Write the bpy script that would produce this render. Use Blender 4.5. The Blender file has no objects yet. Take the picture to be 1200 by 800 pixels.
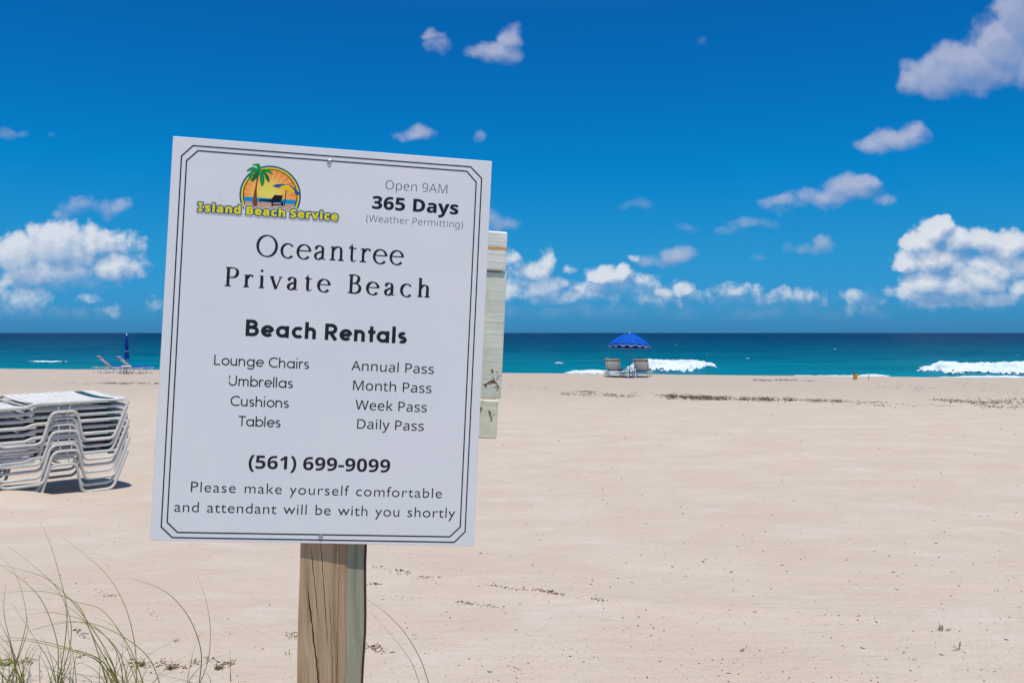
import bpy, math, random, json
import numpy as np
from mathutils import Vector, Matrix
random.seed(7); RNG = np.random.RandomState(11)
SC = bpy.context.scene; COL = SC.collection
rad = math.radians
SKY_TINT = [(0,(.075,.375,1.0)),(.0114,(.069,.388,1.0)),(.09,(.048,.475,.87)),(.178,(.007,.51,.92)),(.332,(.011,.435,.90)),(.55,(.3,.6,.9)),(1,(.9,.93,.95))]
SKY_GAIN = 1.08
CLOUD_GAIN = 9.0
SAND = ((.525,.428,.340,1),(.56,.470,.384,1),(.605,.553,.50,1))
SEA_STOPS = [(0,(.0,.235,.31)),(.10,(.0,.15,.225)),(.28,(.0,.070,.13)),(.5,(.0,.032,.085)),(1,(.0,.018,.066))]
SEA_SPEC = .05
SIGN_R = [[0.988792, -0.141811, 0.046695], [0.140197, 0.989461, 0.036213], [-0.051339, -0.029261, 0.998253]]
SIGN_T = (-.64254, 1.70176, .37272)
BORDERS = [[(37.6, -15.3), (567.6, -14.6), (590.4, -35.6), (591.2, -733.9), (570.8, -754.8), (40.2, -755.8), (19.1, -736.5), (17.6, -36.6)], [(47.0, -24.3), (560.2, -23.9), (580, -44), (581.2, -724.7), (561.4, -744.3), (48.9, -746), (29.3, -727.6), (27.2, -45)]]
STACK_A = 50
STACK_P = (-3.343, 7.8, 1.528)

# ------------------------------------------------------------------ camera
CAM_Z = 2.1; F = 1050.0; PITCH = math.atan(10 / F)
cd = bpy.data.cameras.new('camera'); cam = bpy.data.objects.new('camera', cd); COL.objects.link(cam)
cd.sensor_width = 36; cd.lens = 36 * F / 1200; cd.clip_start = .05; cd.clip_end = 90000
cam.location = (0, 0, CAM_Z); cam.rotation_euler = (rad(90) - PITCH, 0, 0); SC.camera = cam
SC.view_settings.view_transform = 'Standard'; SC.view_settings.look = 'None'
SC.view_settings.exposure = 0.05; SC.view_settings.gamma = 1.0
SC.view_settings.use_curve_mapping = False
SC.render.engine = 'CYCLES'; SC.cycles.max_bounces = 6; SC.cycles.use_denoising = True

SUN_EL, SUN_PSI = 76.0, -18.0          # elevation; degrees to the left of straight behind the camera (negative: right)
SUN_DIR = Vector((-math.cos(rad(SUN_EL)) * math.sin(rad(SUN_PSI)), -math.cos(rad(SUN_EL)) * math.cos(rad(SUN_PSI)), math.sin(rad(SUN_EL))))
sl = bpy.data.lights.new('sun', 'SUN'); sl.energy = 4.0; sl.angle = rad(.53); sl.color = (1, .955, .89)
so = bpy.data.objects.new('sun', sl); COL.objects.link(so); so.rotation_euler = SUN_DIR.to_track_quat('Z', 'Y').to_euler(); so.location = (0, 0, 30)

# ------------------------------------------------------------------ node helpers
class NT:
    def __init__(s, tree): s.t = tree
    def new(s, typ, **k):
        n = s.t.nodes.new(typ)
        for a, b in k.items(): setattr(n, a, b)
        return n
    def put(s, sock, v):
        if isinstance(v, bpy.types.NodeSocket): s.t.links.new(v, sock)
        elif v is not None: sock.default_value = v
    def math(s, op, a, b=None, c=None, clamp=False):
        n = s.new('ShaderNodeMath', operation=op, use_clamp=clamp)
        for i, v in enumerate((a, b, c)): s.put(n.inputs[i], v)
        return n.outputs[0]
    def vm(s, op, a, b=None, c=None, out=0, scale=None):
        n = s.new('ShaderNodeVectorMath', operation=op)
        for i, v in enumerate((a, b, c)):
            if v is not None: s.put(n.inputs[i], v)
        if scale is not None: s.put(n.inputs['Scale'], scale)
        return n.outputs[out]
    def mix(s, f, a, b, blend='MIX'):
        n = s.new('ShaderNodeMix', data_type='RGBA', blend_type=blend)
        s.put(n.inputs[0], f); s.put(n.inputs[6], a); s.put(n.inputs[7], b)
        return n.outputs[2]
    def noise(s, vec, scale, detail=3, rough=.5, dist=0, col=False, dims='3D'):
        n = s.new('ShaderNodeTexNoise', noise_dimensions=dims)
        if vec is not None: s.put(n.inputs['Vector'], vec)
        n.inputs['Scale'].default_value = scale; n.inputs['Detail'].default_value = detail
        n.inputs['Roughness'].default_value = rough; n.inputs['Distortion'].default_value = dist
        return n.outputs[1 if col else 0]
    def ramp(s, f, stops, interp='LINEAR'):
        n = s.new('ShaderNodeValToRGB'); n.color_ramp.interpolation = interp
        e = n.color_ramp.elements
        while len(e) < len(stops): e.new(.5)
        for i, (p, c) in enumerate(stops):
            e[i].position = p; e[i].color = c if len(c) == 4 else (*c, 1)
        s.put(n.inputs[0], f); return n.outputs[0]
    def mapr(s, v, a, b, c=0, d=1, smooth=True):
        n = s.new('ShaderNodeMapRange'); n.interpolation_type = 'SMOOTHSTEP' if smooth else 'LINEAR'
        for i, x in enumerate((v, a, b, c, d)): s.put(n.inputs[i], x)
        return n.outputs[0]
    def comb(s, x, y, z):
        n = s.new('ShaderNodeCombineXYZ')
        for i, v in enumerate((x, y, z)): s.put(n.inputs[i], v)
        return n.outputs[0]
    def sep(s, v):
        n = s.new('ShaderNodeSeparateXYZ'); s.put(n.inputs[0], v); return n.outputs
def L(r, g, b):      # sRGB 0-255 to linear
    f = lambda c: (c / 255 / 12.92) if c / 255 <= .04045 else ((c / 255 + .055) / 1.055) ** 2.4
    return (f(r), f(g), f(b), 1)

# ------------------------------------------------------------------ world: sky and cumulus clouds
W = bpy.data.worlds.new('World'); SC.world = W; W.use_nodes = True
n = NT(W.node_tree); W.node_tree.nodes.clear()
SKY_STRENGTH = .1
sky = n.new('ShaderNodeTexSky', sky_type='NISHITA', sun_disc=False)
sky.sun_elevation = rad(SUN_EL); sky.sun_rotation = math.atan2(SUN_DIR.x, SUN_DIR.y)
sky.altitude = 0; sky.air_density = 1.0; sky.dust_density = .35; sky.ozone_density = 2.0
tc = n.new('ShaderNodeTexCoord')
dx, dy, dz = n.sep(tc.outputs['Generated'])
ay = n.math('MAXIMUM', n.math('ABSOLUTE', dy), .04)
cu = n.math('DIVIDE', dx, ay); cv = n.math('DIVIDE', dz, ay)
P0 = n.comb(cu, cv, 0)
# deep tropical blue of the lower sky: the Nishita sky tinted by height above the horizon
elev = n.math('MAXIMUM', dz, 0)
tint = n.ramp(elev, SKY_TINT)
skyc = n.mix(1.0, sky.outputs[0], tint, 'MULTIPLY')
skyc = n.vm('SCALE', skyc, scale=SKY_GAIN)

def blob_group(name, blobs, warp, amp, sc, detail, rough, fine=0):
    g = bpy.data.node_groups.new(name, 'ShaderNodeTree')
    g.interface.new_socket('P', in_out='INPUT', socket_type='NodeSocketVector')
    g.interface.new_socket('D', in_out='OUTPUT', socket_type='NodeSocketFloat'); g.interface.new_socket('body', in_out='OUTPUT', socket_type='NodeSocketFloat')
    m = NT(g); gi = m.new('NodeGroupInput'); go = m.new('NodeGroupOutput'); P = gi.outputs[0]
    w1 = m.noise(P, 22, 3, .55, col=True, dims='2D')
    pw = m.vm('MULTIPLY_ADD', m.vm('SUBTRACT', w1, (.5, .5, .5)), (warp, warp * .8, 0), P)
    acc = None
    for (px, py, rx, ry, a) in blobs:
        k = 1.30; ix, iy = 1050 / (rx * k), 1050 / (ry * k)
        q = m.vm('MULTIPLY_ADD', pw, (ix, iy, 0), (-(px - 600) / 1050 * ix, -(390 - py) / 1050 * iy, 0))
        d = m.math('MULTIPLY_ADD', m.vm('DOT_PRODUCT', q, q, out=1), -a, a)
        acc = d if acc is None else m.math('SMOOTH_MAX', acc, d, .12)
    f1 = m.noise(P, sc, detail, rough, dims='2D')
    vo = m.new('ShaderNodeTexVoronoi', voronoi_dimensions='2D', feature='F1')
    m.put(vo.inputs['Vector'], m.vm('MULTIPLY_ADD', m.vm('SUBTRACT', w1, (.5, .5, .5)), (.02, .02, 0), P)); vo.inputs['Scale'].default_value = sc * 1.7
    pass
    bil = m.math('MULTIPLY_ADD', vo.outputs['Distance'], -.36 * amp, .15 * amp)
    tot = m.math('ADD', m.math('MULTIPLY_ADD', m.math('SUBTRACT', f1, .5), amp, acc), bil)
    if fine: tot = m.math('MULTIPLY_ADD', m.math('SUBTRACT', m.noise(P, 135, 4, .6, dims='2D'), .5), fine, tot)
    g.links.new(tot, go.inputs[0]); g.links.new(m.math('MULTIPLY_ADD', m.math('SUBTRACT', f1, .5), amp * .25, acc), go.inputs[1]); return g

BRIGHT = [(70,287,32,26,1),(22,300,30,22,.9),(45,318,45,18,.75),(112,283,34,18,.8),(90,305,50,18,.6),(132,312,32,14,.9),(152,285,16,13,.5),(160,312,14,14,.5),
 (30,352,30,14,.6),(5,330,20,16,.5),(105,350,16,5,.4),(125,362,16,5,.4),(138,366,8,5,.35),(185,358,14,7,.4),
 (640,307,13,16,.7),(622,318,24,12,.7),(630,335,34,10,.6),(605,342,24,9,.6),(600,301,9,10,.45),(672,319,9,6,.3),
 (712,325,22,12,.95),(733,319,8,9,.9),(690,340,26,7,.45),(746,303,9,5,.42),
 (800,338,13,9,.7),(778,341,15,7,.6),(860,341,17,8,.5),(882,338,12,7,.38),(760,330,30,10,.35),(770,350,50,8,.3),(915,345,9,6,.35),
 (998,352,18,10,.42),(1006,360,16,7,.35),(930,350,40,8,.3),
 (1096,275,20,18,1.1),(1080,285,20,14,1),(1115,285,20,14,1),(1062,310,20,10,.9),(1092,305,34,16,1.1),(1088,330,34,16,1.1),(1075,343,30,11,.8),(1055,340,18,8,.6),
 (1155,282,28,13,.9),(1185,290,26,18,1),(1195,308,24,16,.9),(1150,330,34,14,.95),(1125,338,34,15,.95),(1195,335,14,10,.9),(1150,308,26,14,.75),(1130,318,26,12,.8),(1172,318,24,12,.8),(1100,262,12,9,1.0),(1160,348,44,10,.7),
 (1110,354,60,9,.5),(640,348,60,7,.35)]
SOFT = [(1068,98,22,16,1.3),(1095,92,40,22,1.5),(1140,80,48,28,1.6),(1170,60,38,38,1.6),(1190,25,30,42,1.5),(1205,80,30,26,1.3),
 (1030,172,32,11,1.0),(1052,165,32,14,1.2),(1068,157,16,11,1.0),
 (998,222,28,15,1.1),(1010,214,16,10,1),(970,232,40,11,.9),(925,240,34,8,.65),(1035,232,16,8,.55),
 (962,284,14,10,.7),(938,291,30,6,.45),(900,298,24,5,.3),
 (507,43,14,7,.75),(514,54,15,12,.75),(598,45,18,14,1.0),(580,62,30,12,1.1),(600,66,16,12,.9),
 (488,160,23,8,.9),(562,160,8,6,.4),(12,155,22,7,.5),(62,158,8,4,.3),
 (100,245,26,9,.75),(95,238,10,7,.6),(130,246,22,10,.75),(75,250,16,6,.5),
 (588,258,24,10,.6),(745,243,24,7,.4),(808,268,26,6,.35),(880,262,24,6,.4),(920,250,20,5,.35),
 (795,298,22,10,.7),(770,305,30,8,.5),(855,270,20,5,.3),(1160,300,40,20,.5),(820,48,10,6,.15),
 (640,345,60,10,.35),(740,345,80,12,.4),(850,350,90,12,.35),(960,355,80,9,.3),(60,330,80,14,.5),(1120,350,100,14,.5),(700,365,140,9,.42),(930,367,140,9,.42),(60,368,110,9,.35)]
gb = blob_group('cumulus', BRIGHT, .026, 1.05, 38, 6, .60, .42)
gs = blob_group('soft_cloud', SOFT, .030, 1.0, 26, 7, .60)
def use(g, P):
    k = n.new('ShaderNodeGroup'); k.node_tree = g; n.put(k.inputs[0], P); return k.outputs
LO = (-.0055, .0105, 0)
def cloud_layer(base, g, a0, a1, amax, hi, lo, k, lo_off):
    D, Bd = use(g, P0); Dl, Bl = use(g, n.vm('ADD', P0, lo_off))
    lit = n.math('MULTIPLY_ADD', n.math('SUBTRACT', D, Dl), k * .5, .5)
    lit = n.math('MULTIPLY_ADD', n.math('SUBTRACT', Bd, Bl), k * .75, lit, clamp=True)
    al = n.math('MULTIPLY', n.mapr(D, a0, a1), n.mapr(D, a0, a1 * 2.6, amax * .72, amax, smooth=False))
    al = n.math('MULTIPLY', al, n.mapr(cv, -.004, .062))
    c = n.mix(lit, lo, hi)
    return n.mix(al, base, c)
CG = CLOUD_GAIN
sc_ = lambda c: tuple(x * CG for x in c[:3]) + (1,)
skyc = cloud_layer(skyc, gs, .05, 1.0, .86, sc_(L(196, 200, 222)), sc_(L(112, 146, 198)), .7, (-.005, .011, 0))
skyc = cloud_layer(skyc, gb, -.05, .60, 1.0, sc_(L(234, 237, 243)), sc_(L(118, 160, 208)), .9, (-.007, .0135, 0))
bg = n.new('ShaderNodeBackground'); n.put(bg.inputs[0], skyc); bg.inputs[1].default_value = SKY_STRENGTH
wo = n.new('ShaderNodeOutputWorld'); n.t.links.new(bg.outputs[0], wo.inputs[0])
W.cycles.sampling_method = 'MANUAL'; W.cycles.sample_map_resolution = 512

# ------------------------------------------------------------------ materials
def mat(name, color=(.8, .8, .8, 1), rough=.5, spec=.5, metal=0):
    m = bpy.data.materials.new(name); m.use_nodes = True
    b = m.node_tree.nodes['Principled BSDF']
    b.inputs['Base Color'].default_value = color if len(color) == 4 else (*color, 1)
    b.inputs['Roughness'].default_value = rough; b.inputs['Specular IOR Level'].default_value = spec; b.inputs['Metallic'].default_value = metal
    return m, NT(m.node_tree), b
def bump(k, b, h, strength=.3, dist=.01, normal=None):
    n_ = k.new('ShaderNodeBump'); n_.inputs['Strength'].default_value = strength; n_.inputs['Distance'].default_value = dist
    k.put(n_.inputs['Height'], h)
    if normal is not None: k.put(n_.inputs['Normal'], normal)
    k.put(b.inputs['Normal'], n_.outputs[0]); return n_.outputs[0]
def worn(name, color, rough=.45, spec=.4, var=.12, scale=9, dirt=None, dirt_amt=.3, bstr=.08):
    """paint, plastic or cloth with uneven tone, grime and a slightly rough surface"""
    m, k, b = mat(name, color, rough, spec)
    o = k.new('ShaderNodeTexCoord').outputs['Object']
    f = k.noise(o, scale, 5, .6)
    c = k.mix(k.mapr(f, .3, .7), tuple(x * (1 - var) for x in color[:3]) + (1,), tuple(min(1, x * (1 + var * .6)) for x in color[:3]) + (1,))
    if dirt: c = k.mix(k.math('MULTIPLY', k.mapr(k.noise(o, scale * 2.7, 6, .68), .5, .78), dirt_amt), c, dirt)
    k.put(b.inputs['Base Color'], c)
    if bstr: bump(k, b, k.noise(o, scale * 12, 3, .6), bstr, .004)
    return m
M = {}
M['white_tube'] = worn('white_tube', (.60, .59, .55, 1), .4, .5, .12, 6, (.34, .29, .22, 1), .6)
M['sling'] = worn('sling', (.68, .67, .64, 1), .65, .25, .10, 7, (.42, .39, .33, 1), .5, .2)
M['sling_shade_lift'] = worn('sling_shade_lift', (.86, .84, .80, 1), .7, .2, .06, 8)  # sling lightened for raised backs: extra light on their shaded side, put into colour
M['teal_band'] = worn('teal_band', (.012, .09, .10, 1), .5, .35, .15, 14)
M['blue_cloth'] = worn('blue_cloth', (.001, .085, .46, 1), .8, .15, .12, 5)
M['navy_cloth'] = worn('navy_cloth', (.006, .045, .27, 1), .8, .15, .12, 6)
M['white_trim'] = worn('white_trim', (.72, .74, .76, 1), .7, .2)
M['pole'] = worn('pole', (.30, .27, .22, 1), .55, .3)
M['white_plastic'] = worn('white_plastic', (.74, .74, .72, 1), .45, .4, .08)
M['yellow'] = worn('yellow', (.58, .36, .015, 1), .5, .4, .15, 20)
M['dark'] = worn('dark', (.05, .045, .035, 1), .7, .2)
M['stake'] = worn('stake', (.36, .29, .20, 1), .8, .2)
M['screw'] = mat('screw', (.45, .43, .40, 1), .35, .5, .8)[0]
M['ink'] = mat('ink', L(26, 28, 38), .38, .35)[0]
M['ink_light'] = mat('ink_light', L(72, 74, 84), .38, .35)[0]
for nm, c in dict(art_blue=L(0, 86, 130), art_yellow=L(236, 222, 24), art_black=L(20, 18, 18), art_sea=L(0, 150, 205), art_sand=L(206, 164, 134),
                  art_trunk=L(130, 68, 40), art_leaf=L(10, 150, 62), art_leaf_dark=L(6, 112, 52), art_umb=L(30, 84, 150), art_umby=L(246, 208, 0)).items():
    M[nm] = mat(nm, c, .38, .35)[0]
# printed sunburst
m, k, b = mat('art_sunset', (1, .6, .2, 1), .38, .35); M['art_sunset'] = m
o = k.new('ShaderNodeTexCoord').outputs['Object']; ox, oy, oz = k.sep(o)
ex = k.math('SUBTRACT', ox, .1818); ez = k.math('ADD', oz, .0985)
rr = k.math('SQRT', k.math('ADD', k.math('MULTIPLY', ex, ex), k.math('MULTIPLY', ez, ez)))
ang = k.math('ARCTAN2', ez, ex); ray = k.mapr(k.math('SINE', k.math('MULTIPLY', ang, 26)), -.35, .35)
t_ = k.mapr(rr, .006, .052); t2 = k.math('ADD', k.math('MULTIPLY', t_, .72), k.math('MULTIPLY', ray, k.math('MULTIPLY', t_, .30)))
k.put(b.inputs['Base Color'], k.ramp(t2, [(0, L(240, 226, 96)), (.3, L(248, 208, 92)), (.62, L(252, 176, 92)), (1, L(246, 140, 48))]))
# sign panel: white printed sheet, faint weathering
m, k, b = mat('sign_panel', (.78, .79, .81, 1), .38, .4); M['sign_panel'] = m
o = k.new('ShaderNodeTexCoord').outputs['Object']
f = k.noise(o, 3.2, 4, .55); c = k.mix(k.mapr(f, .35, .68), (.725, .765, .765, 1), (.775, .78, .79, 1))
stv = k.vm('MULTIPLY', o, (60, 60, 3))
c = k.mix(k.math('MULTIPLY', k.mapr(k.noise(stv, 1, 4, .6), .56, .8), .16), c, (.66, .64, .58, 1))
c = k.mix(k.math('MULTIPLY', k.mapr(k.noise(o, 90, 3, .7), .70, .80), .25), c, (.5, .47, .42, 1))
k.put(b.inputs['Base Color'], c); bump(k, b, k.noise(o, 5, 2, .5), .12, .01)
k.put(b.inputs['Roughness'], k.mapr(k.noise(o, 14, 4, .6), .3, .7, .32, .48))
# weathered timber of the post
def timber(name, stops, cracks, grain=1.0, paint=None, mossy=0):
    m, k, b = mat(name, (.3, .22, .15, 1), .85, .2)
    o = k.new('ShaderNodeTexCoord').outputs['Object']; x, y, z = k.sep(o)
    wv = k.noise(k.vm('MULTIPLY', o, (3, 3, .9)), 2.2, 3, .5)
    g = k.noise(k.vm('MULTIPLY_ADD', o, (95 * grain, 95 * grain, 2.2), k.comb(k.math('MULTIPLY', wv, 6.5), k.math('MULTIPLY', wv, 5), 0)), 1, 6, .62)
    g2 = k.noise(k.vm('MULTIPLY_ADD', o, (30, 30, 1.1), k.comb(k.math('MULTIPLY', wv, 3), 0, 0)), 1, 4, .6)
    fine = k.noise(k.vm('MULTIPLY_ADD', o, (420, 420, 5), k.comb(k.math('MULTIPLY', wv, 9), 0, 0)), 1, 4, .7)
    c = k.ramp(k.math('ADD', k.math('MULTIPLY_ADD', k.math('SUBTRACT', fine, .5), .34, k.math('MULTIPLY', g, .52)), k.math('MULTIPLY', g2, .53)), stops)
    h = g
    for (x0, slope, z0, z1, wd) in cracks:
        line = k.math('ABSOLUTE', k.math('SUBTRACT', k.math('ADD', x, k.math('MULTIPLY', k.math('SUBTRACT', k.noise(k.vm('MULTIPLY', o, (0, 0, 22)), 1, 6, .68), .5), .011)), k.math('MULTIPLY_ADD', z, slope, x0)))
        win = k.math('MULTIPLY', k.mapr(z, z0, z0 + .05), k.mapr(z, z1 - .06, z1, 1, 0))
        wn = k.math('MULTIPLY', win, k.mapr(k.noise(k.vm('MULTIPLY', o, (0, 0, 30)), 1, 3, .6), .2, .6, wd * .4, wd))
        cr = k.math('MULTIPLY', k.math('LESS_THAN', line, wn), 1)
        c = k.mix(cr, c, (.018, .014, .010, 1)); h = k.math('SUBTRACT', h, k.math('MULTIPLY', cr, 3))
    if paint:
        pm = k.mapr(k.math('ADD', k.noise(k.vm('MULTIPLY', o, (20, 20, 5)), 1, 6, .65), k.math('MULTIPLY', g, .25)), .42, .5)
        c = k.mix(pm, c, paint)
    k.put(b.inputs['Base Color'], c); bump(k, b, h, .55, .0025)
    return m
M['post_front'] = timber('post_front', [(.28, (.14, .088, .048, 1)), (.43, (.31, .205, .115, 1)), (.55, (.43, .305, .18, 1)), (.70, (.54, .40, .25, 1))],
    [(.0896, -.111, .86, 1.03, .0008), (.079, -.0817, .80, 1.3, .0007), (.0942, -.131, .5, .95, .0014), (.060, -.05, .4, .93, .0005), (.022, .01, .2, 1.3, .0004)])
M['post_side'] = timber('post_side', [(.30, (.15, .145, .095, 1)), (.5, (.30, .295, .205, 1)), (.7, (.40, .39, .28, 1))], [(.0, .0, -9, -8, .0)], 1.2)
M['bark'] = worn('bark', (.09, .045, .028, 1), .9, .1, .4, 40)
# old cream paint on the backing timbers
def old_paint(name, base, seed, stain=None, rust_z=None):
    m, k, b = mat(name, base, .7, .3)
    oo = k.new('ShaderNodeTexCoord').outputs['Object']; x, y, z = k.sep(oo)
    o = k.vm('ADD', oo, (seed, seed * .3, seed * .7))
    c = k.mix(k.mapr(k.noise(k.vm('MULTIPLY', o, (9, 9, 30)), 1, 5, .62), .35, .7), base, tuple(q * .86 for q in base[:3]) + (1,))
    c = k.mix(k.math('MULTIPLY', k.mapr(k.noise(k.vm('MULTIPLY', o, (26, 26, 7)), 1.2, 5, .65), .56, .72), .55), c, (.52, .50, .22, 1))
    chips = k.noise(k.vm('MULTIPLY', o, (55, 55, 45)), 1, 6, .7)
    if rust_z is not None:
        near = k.mapr(k.math('ABSOLUTE', k.math('SUBTRACT', z, rust_z)), 0, .06, .13, 0)
        c = k.mix(k.mapr(k.math('ADD', chips, near), .66, .69), c, (.16, .055, .03, 1))
    c = k.mix(k.mapr(chips, .70, .73), c, (.30, .27, .20, 1))
    if stain is not None:
        dz_ = k.math('ABSOLUTE', k.math('SUBTRACT', k.math('ADD', z, k.math('MULTIPLY', k.math('SUBTRACT', k.noise(o, 30, 3, .6), .5), .006)), stain))
        c = k.mix(k.mapr(dz_, .0015, .0055, .85, 0), c, (.56, .30, .06, 1))
    gr = k.noise(k.vm('MULTIPLY', o, (5, 5, 130)), 1, 4, .6)
    c = k.mix(k.math('MULTIPLY', k.mapr(gr, .60, .66), .35), c, (.34, .32, .24, 1))
    k.put(b.inputs['Base Color'], c); bump(k, b, gr, .5, .002); return m
M['cream_a'] = old_paint('cream_a', (.80, .81, .75, 1), 3.1, -.160); M['cream_b'] = old_paint('cream_b', (.70, .745, .63, 1), 8.3, None, -.452); M['cream_c'] = old_paint('cream_c', (.71, .735, .55, 1), 5.7, None, -.50)

# ------------------------------------------------------------------ mesh helpers
class MB:
    def __init__(s): s.v = []; s.f = []; s.mi = []
    def add(s, vs, fs, mi=0):
        o = len(s.v); s.v += [tuple(p) for p in vs]; s.f += [tuple(i + o for i in q) for q in fs]; s.mi += [mi] * len(fs)
    def box(s, c, d, mi=0, rot=None, bev=0):
        x, y, z = (q / 2 for q in d); C = Vector(c)
        if bev > 0:
            pts = []; e = bev
            for sx in (-1, 1):
                for sy in (-1, 1):
                    for sz in (-1, 1):
                        pts += [(sx * (x - e), sy * (y - e), sz * z), (sx * (x - e), sy * y, sz * (z - e)), (sx * x, sy * (y - e), sz * (z - e))]
            import bmesh
            bm = bmesh.new()
            for p in pts: bm.verts.new(p)
            bmesh.ops.convex_hull(bm, input=bm.verts); bm.verts.index_update()
            vs = [v.co.copy() for v in bm.verts]; fs = [[v.index for v in f.verts] for f in bm.faces]; bm.free()
        else:
            vs = [Vector((a * x, b_ * y, c_ * z)) for a in (-1, 1) for b_ in (-1, 1) for c_ in (-1, 1)]
            fs = [(0, 1, 3, 2), (4, 6, 7, 5), (0, 4, 5, 1), (2, 3, 7, 6), (0, 2, 6, 4), (1, 5, 7, 3)]
        if rot is not None: vs = [rot @ p for p in vs]
        s.add([C + p for p in vs], fs, mi)
    def tube(s, pts, r, seg=8, closed=False, mi=0, cap=True):
        pts = [Vector(p) for p in pts]; N = len(pts); rs = r if isinstance(r, (list, tuple)) else [r] * N
        up = None; rings = []
        for i, p in enumerate(pts):
            a = pts[(i - 1) % N] if (i or closed) else p; c = pts[(i + 1) % N] if (i < N - 1 or closed) else p
            t = (c - a).normalized()
            if up is None:
                up = Vector((0, 0, 1)) if abs(t.z) < .9 else Vector((0, 1, 0))
            up = (up - t * up.dot(t)).normalized(); w = t.cross(up)
            rings.append([p + (up * math.cos(q) + w * math.sin(q)) * rs[i] for q in (2 * math.pi * j / seg for j in range(seg))])
        vs = [p for rg in rings for p in rg]; fs = []
        for i in range(N if closed else N - 1):
            k2 = (i + 1) % N
            for j in range(seg): fs.append((i * seg + j, i * seg + (j + 1) % seg, k2 * seg + (j + 1) % seg, k2 * seg + j))
        if cap and not closed: fs += [tuple(range(seg - 1, -1, -1)), tuple((N - 1) * seg + j for j in range(seg))]
        s.add(vs, fs, mi)
    def slab(s, fn, nu, nv, th, mi=0):
        """a sheet with thickness: fn(u, v) -> point, u and v in 0..1"""
        top = [[Vector(fn(i / nu, j / nv)) for j in range(nv + 1)] for i in range(nu + 1)]
        nr = []
        for i in range(nu + 1):
            row = []
            for j in range(nv + 1):
                a = top[min(i + 1, nu)][j] - top[max(i - 1, 0)][j]; c = top[i][min(j + 1, nv)] - top[i][max(j - 1, 0)]
                row.append(a.cross(c).normalized())
            nr.append(row)
        vs = [top[i][j] for i in range(nu + 1) for j in range(nv + 1)] + [top[i][j] - nr[i][j] * th for i in range(nu + 1) for j in range(nv + 1)]
        K = (nu + 1) * (nv + 1); id_ = lambda i, j: i * (nv + 1) + j; fs = []
        for i in range(nu):
            for j in range(nv):
                q = (id_(i, j), id_(i + 1, j), id_(i + 1, j + 1), id_(i, j + 1)); fs.append(q); fs.append(tuple(K + x for x in q[::-1]))
        for i in range(nu):
            for j in (0, nv): fs.append((id_(i, j), id_(i + 1, j), K + id_(i + 1, j), K + id_(i, j)))
        for j in range(nv):
            for i in (0, nu): fs.append((id_(i, j), id_(i, j + 1), K + id_(i, j + 1), K + id_(i, j)))
        s.add(vs, fs, mi)
    def lathe(s, prof, seg=20, mi=0, c=(0, 0, 0)):
        vs = []; fs = []
        for (r, z) in prof: vs += [(c[0] + r * math.cos(2 * math.pi * j / seg), c[1] + r * math.sin(2 * math.pi * j / seg), c[2] + z) for j in range(seg)]
        for i in range(len(prof) - 1):
            for j in range(seg): fs.append((i * seg + j, i * seg + (j + 1) % seg, (i + 1) * seg + (j + 1) % seg, (i + 1) * seg + j))
        fs += [tuple(range(seg - 1, -1, -1)), tuple((len(prof) - 1) * seg + j for j in range(seg))]
        s.add(vs, fs, mi)
    def build(s, name, mats, parent=None, smooth=True):
        me = bpy.data.meshes.new(name); me.from_pydata(s.v, [], s.f)
        for m_ in (mats if isinstance(mats, list) else [mats]): me.materials.append(m_)
        me.polygons.foreach_set('material_index', s.mi)
        me.update(); 
        if smooth: me.shade_smooth(); me.set_sharp_from_angle(angle=rad(40))
        o = bpy.data.objects.new(name, me); COL.objects.link(o); o.parent = parent
        return o
def fillet(pts, r, n_=5, closed=False):
    pts = [Vector(p) for p in pts]; out = []; N = len(pts)
    for i, p in enumerate(pts):
        if not closed and i in (0, N - 1): out.append(p); continue
        a, c = pts[i - 1], pts[(i + 1) % N]; da, dc = (a - p), (c - p)
        ra = min(r, da.length * .45); rc = min(r, dc.length * .45)
        A, C = p + da.normalized() * ra, p + dc.normalized() * rc
        out += [A * (1 - t) ** 2 + p * 2 * t * (1 - t) + C * t * t for t in (j / n_ for j in range(n_ + 1))]
    return out
def empty(name, loc, rz=0):
    o = bpy.data.objects.new(name, None); COL.objects.link(o); o.location = loc; o.rotation_euler = (0, 0, rz); o.empty_display_size = .1
    return o
def tag(o, label=None, cat=None, group=None, kind=None):
    for k_, v_ in (('label', label), ('category', cat), ('group', group), ('kind', kind)):
        if v_: o[k_] = v_
    return o
def copy_tree(o, parent=None):
    c = o.copy(); COL.objects.link(c); c.parent = parent
    for ch in [q for q in SC.objects if q.parent == o]: copy_tree(ch, c)
    return c

# ------------------------------------------------------------------ value noise for terrain and water
def vnoise(x, y, seed=0):
    xi = np.floor(x).astype(np.int64); yi = np.floor(y).astype(np.int64); fx = x - xi; fy = y - yi
    fx = fx * fx * fx * (fx * (fx * 6 - 15) + 10); fy = fy * fy * fy * (fy * (fy * 6 - 15) + 10)
    def h(a, b_):
        q = (a * 374761393 + b_ * 668265263 + seed * 1442695041) & 0xffffffff
        q = ((q ^ (q >> 13)) * 1274126177) & 0xffffffff
        return ((q ^ (q >> 16)) & 0xffff) / 65535.0
    return (h(xi, yi) * (1 - fx) + h(xi + 1, yi) * fx) * (1 - fy) + (h(xi, yi + 1) * (1 - fx) + h(xi + 1, yi + 1) * fx) * fy
def fbm(x, y, oct_=4, seed=0, gain=.5):
    t = 0; a = 1; s_ = 0
    for i in range(oct_):
        t = t + a * (vnoise(x * 2 ** i, y * 2 ** i, seed + i) - .5); s_ += a; a *= gain
    return t / s_
SEA_Z = -.7
def ycrest(x): return 47.0 - 14 * np.tanh(.227 * x / 14.0)
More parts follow.
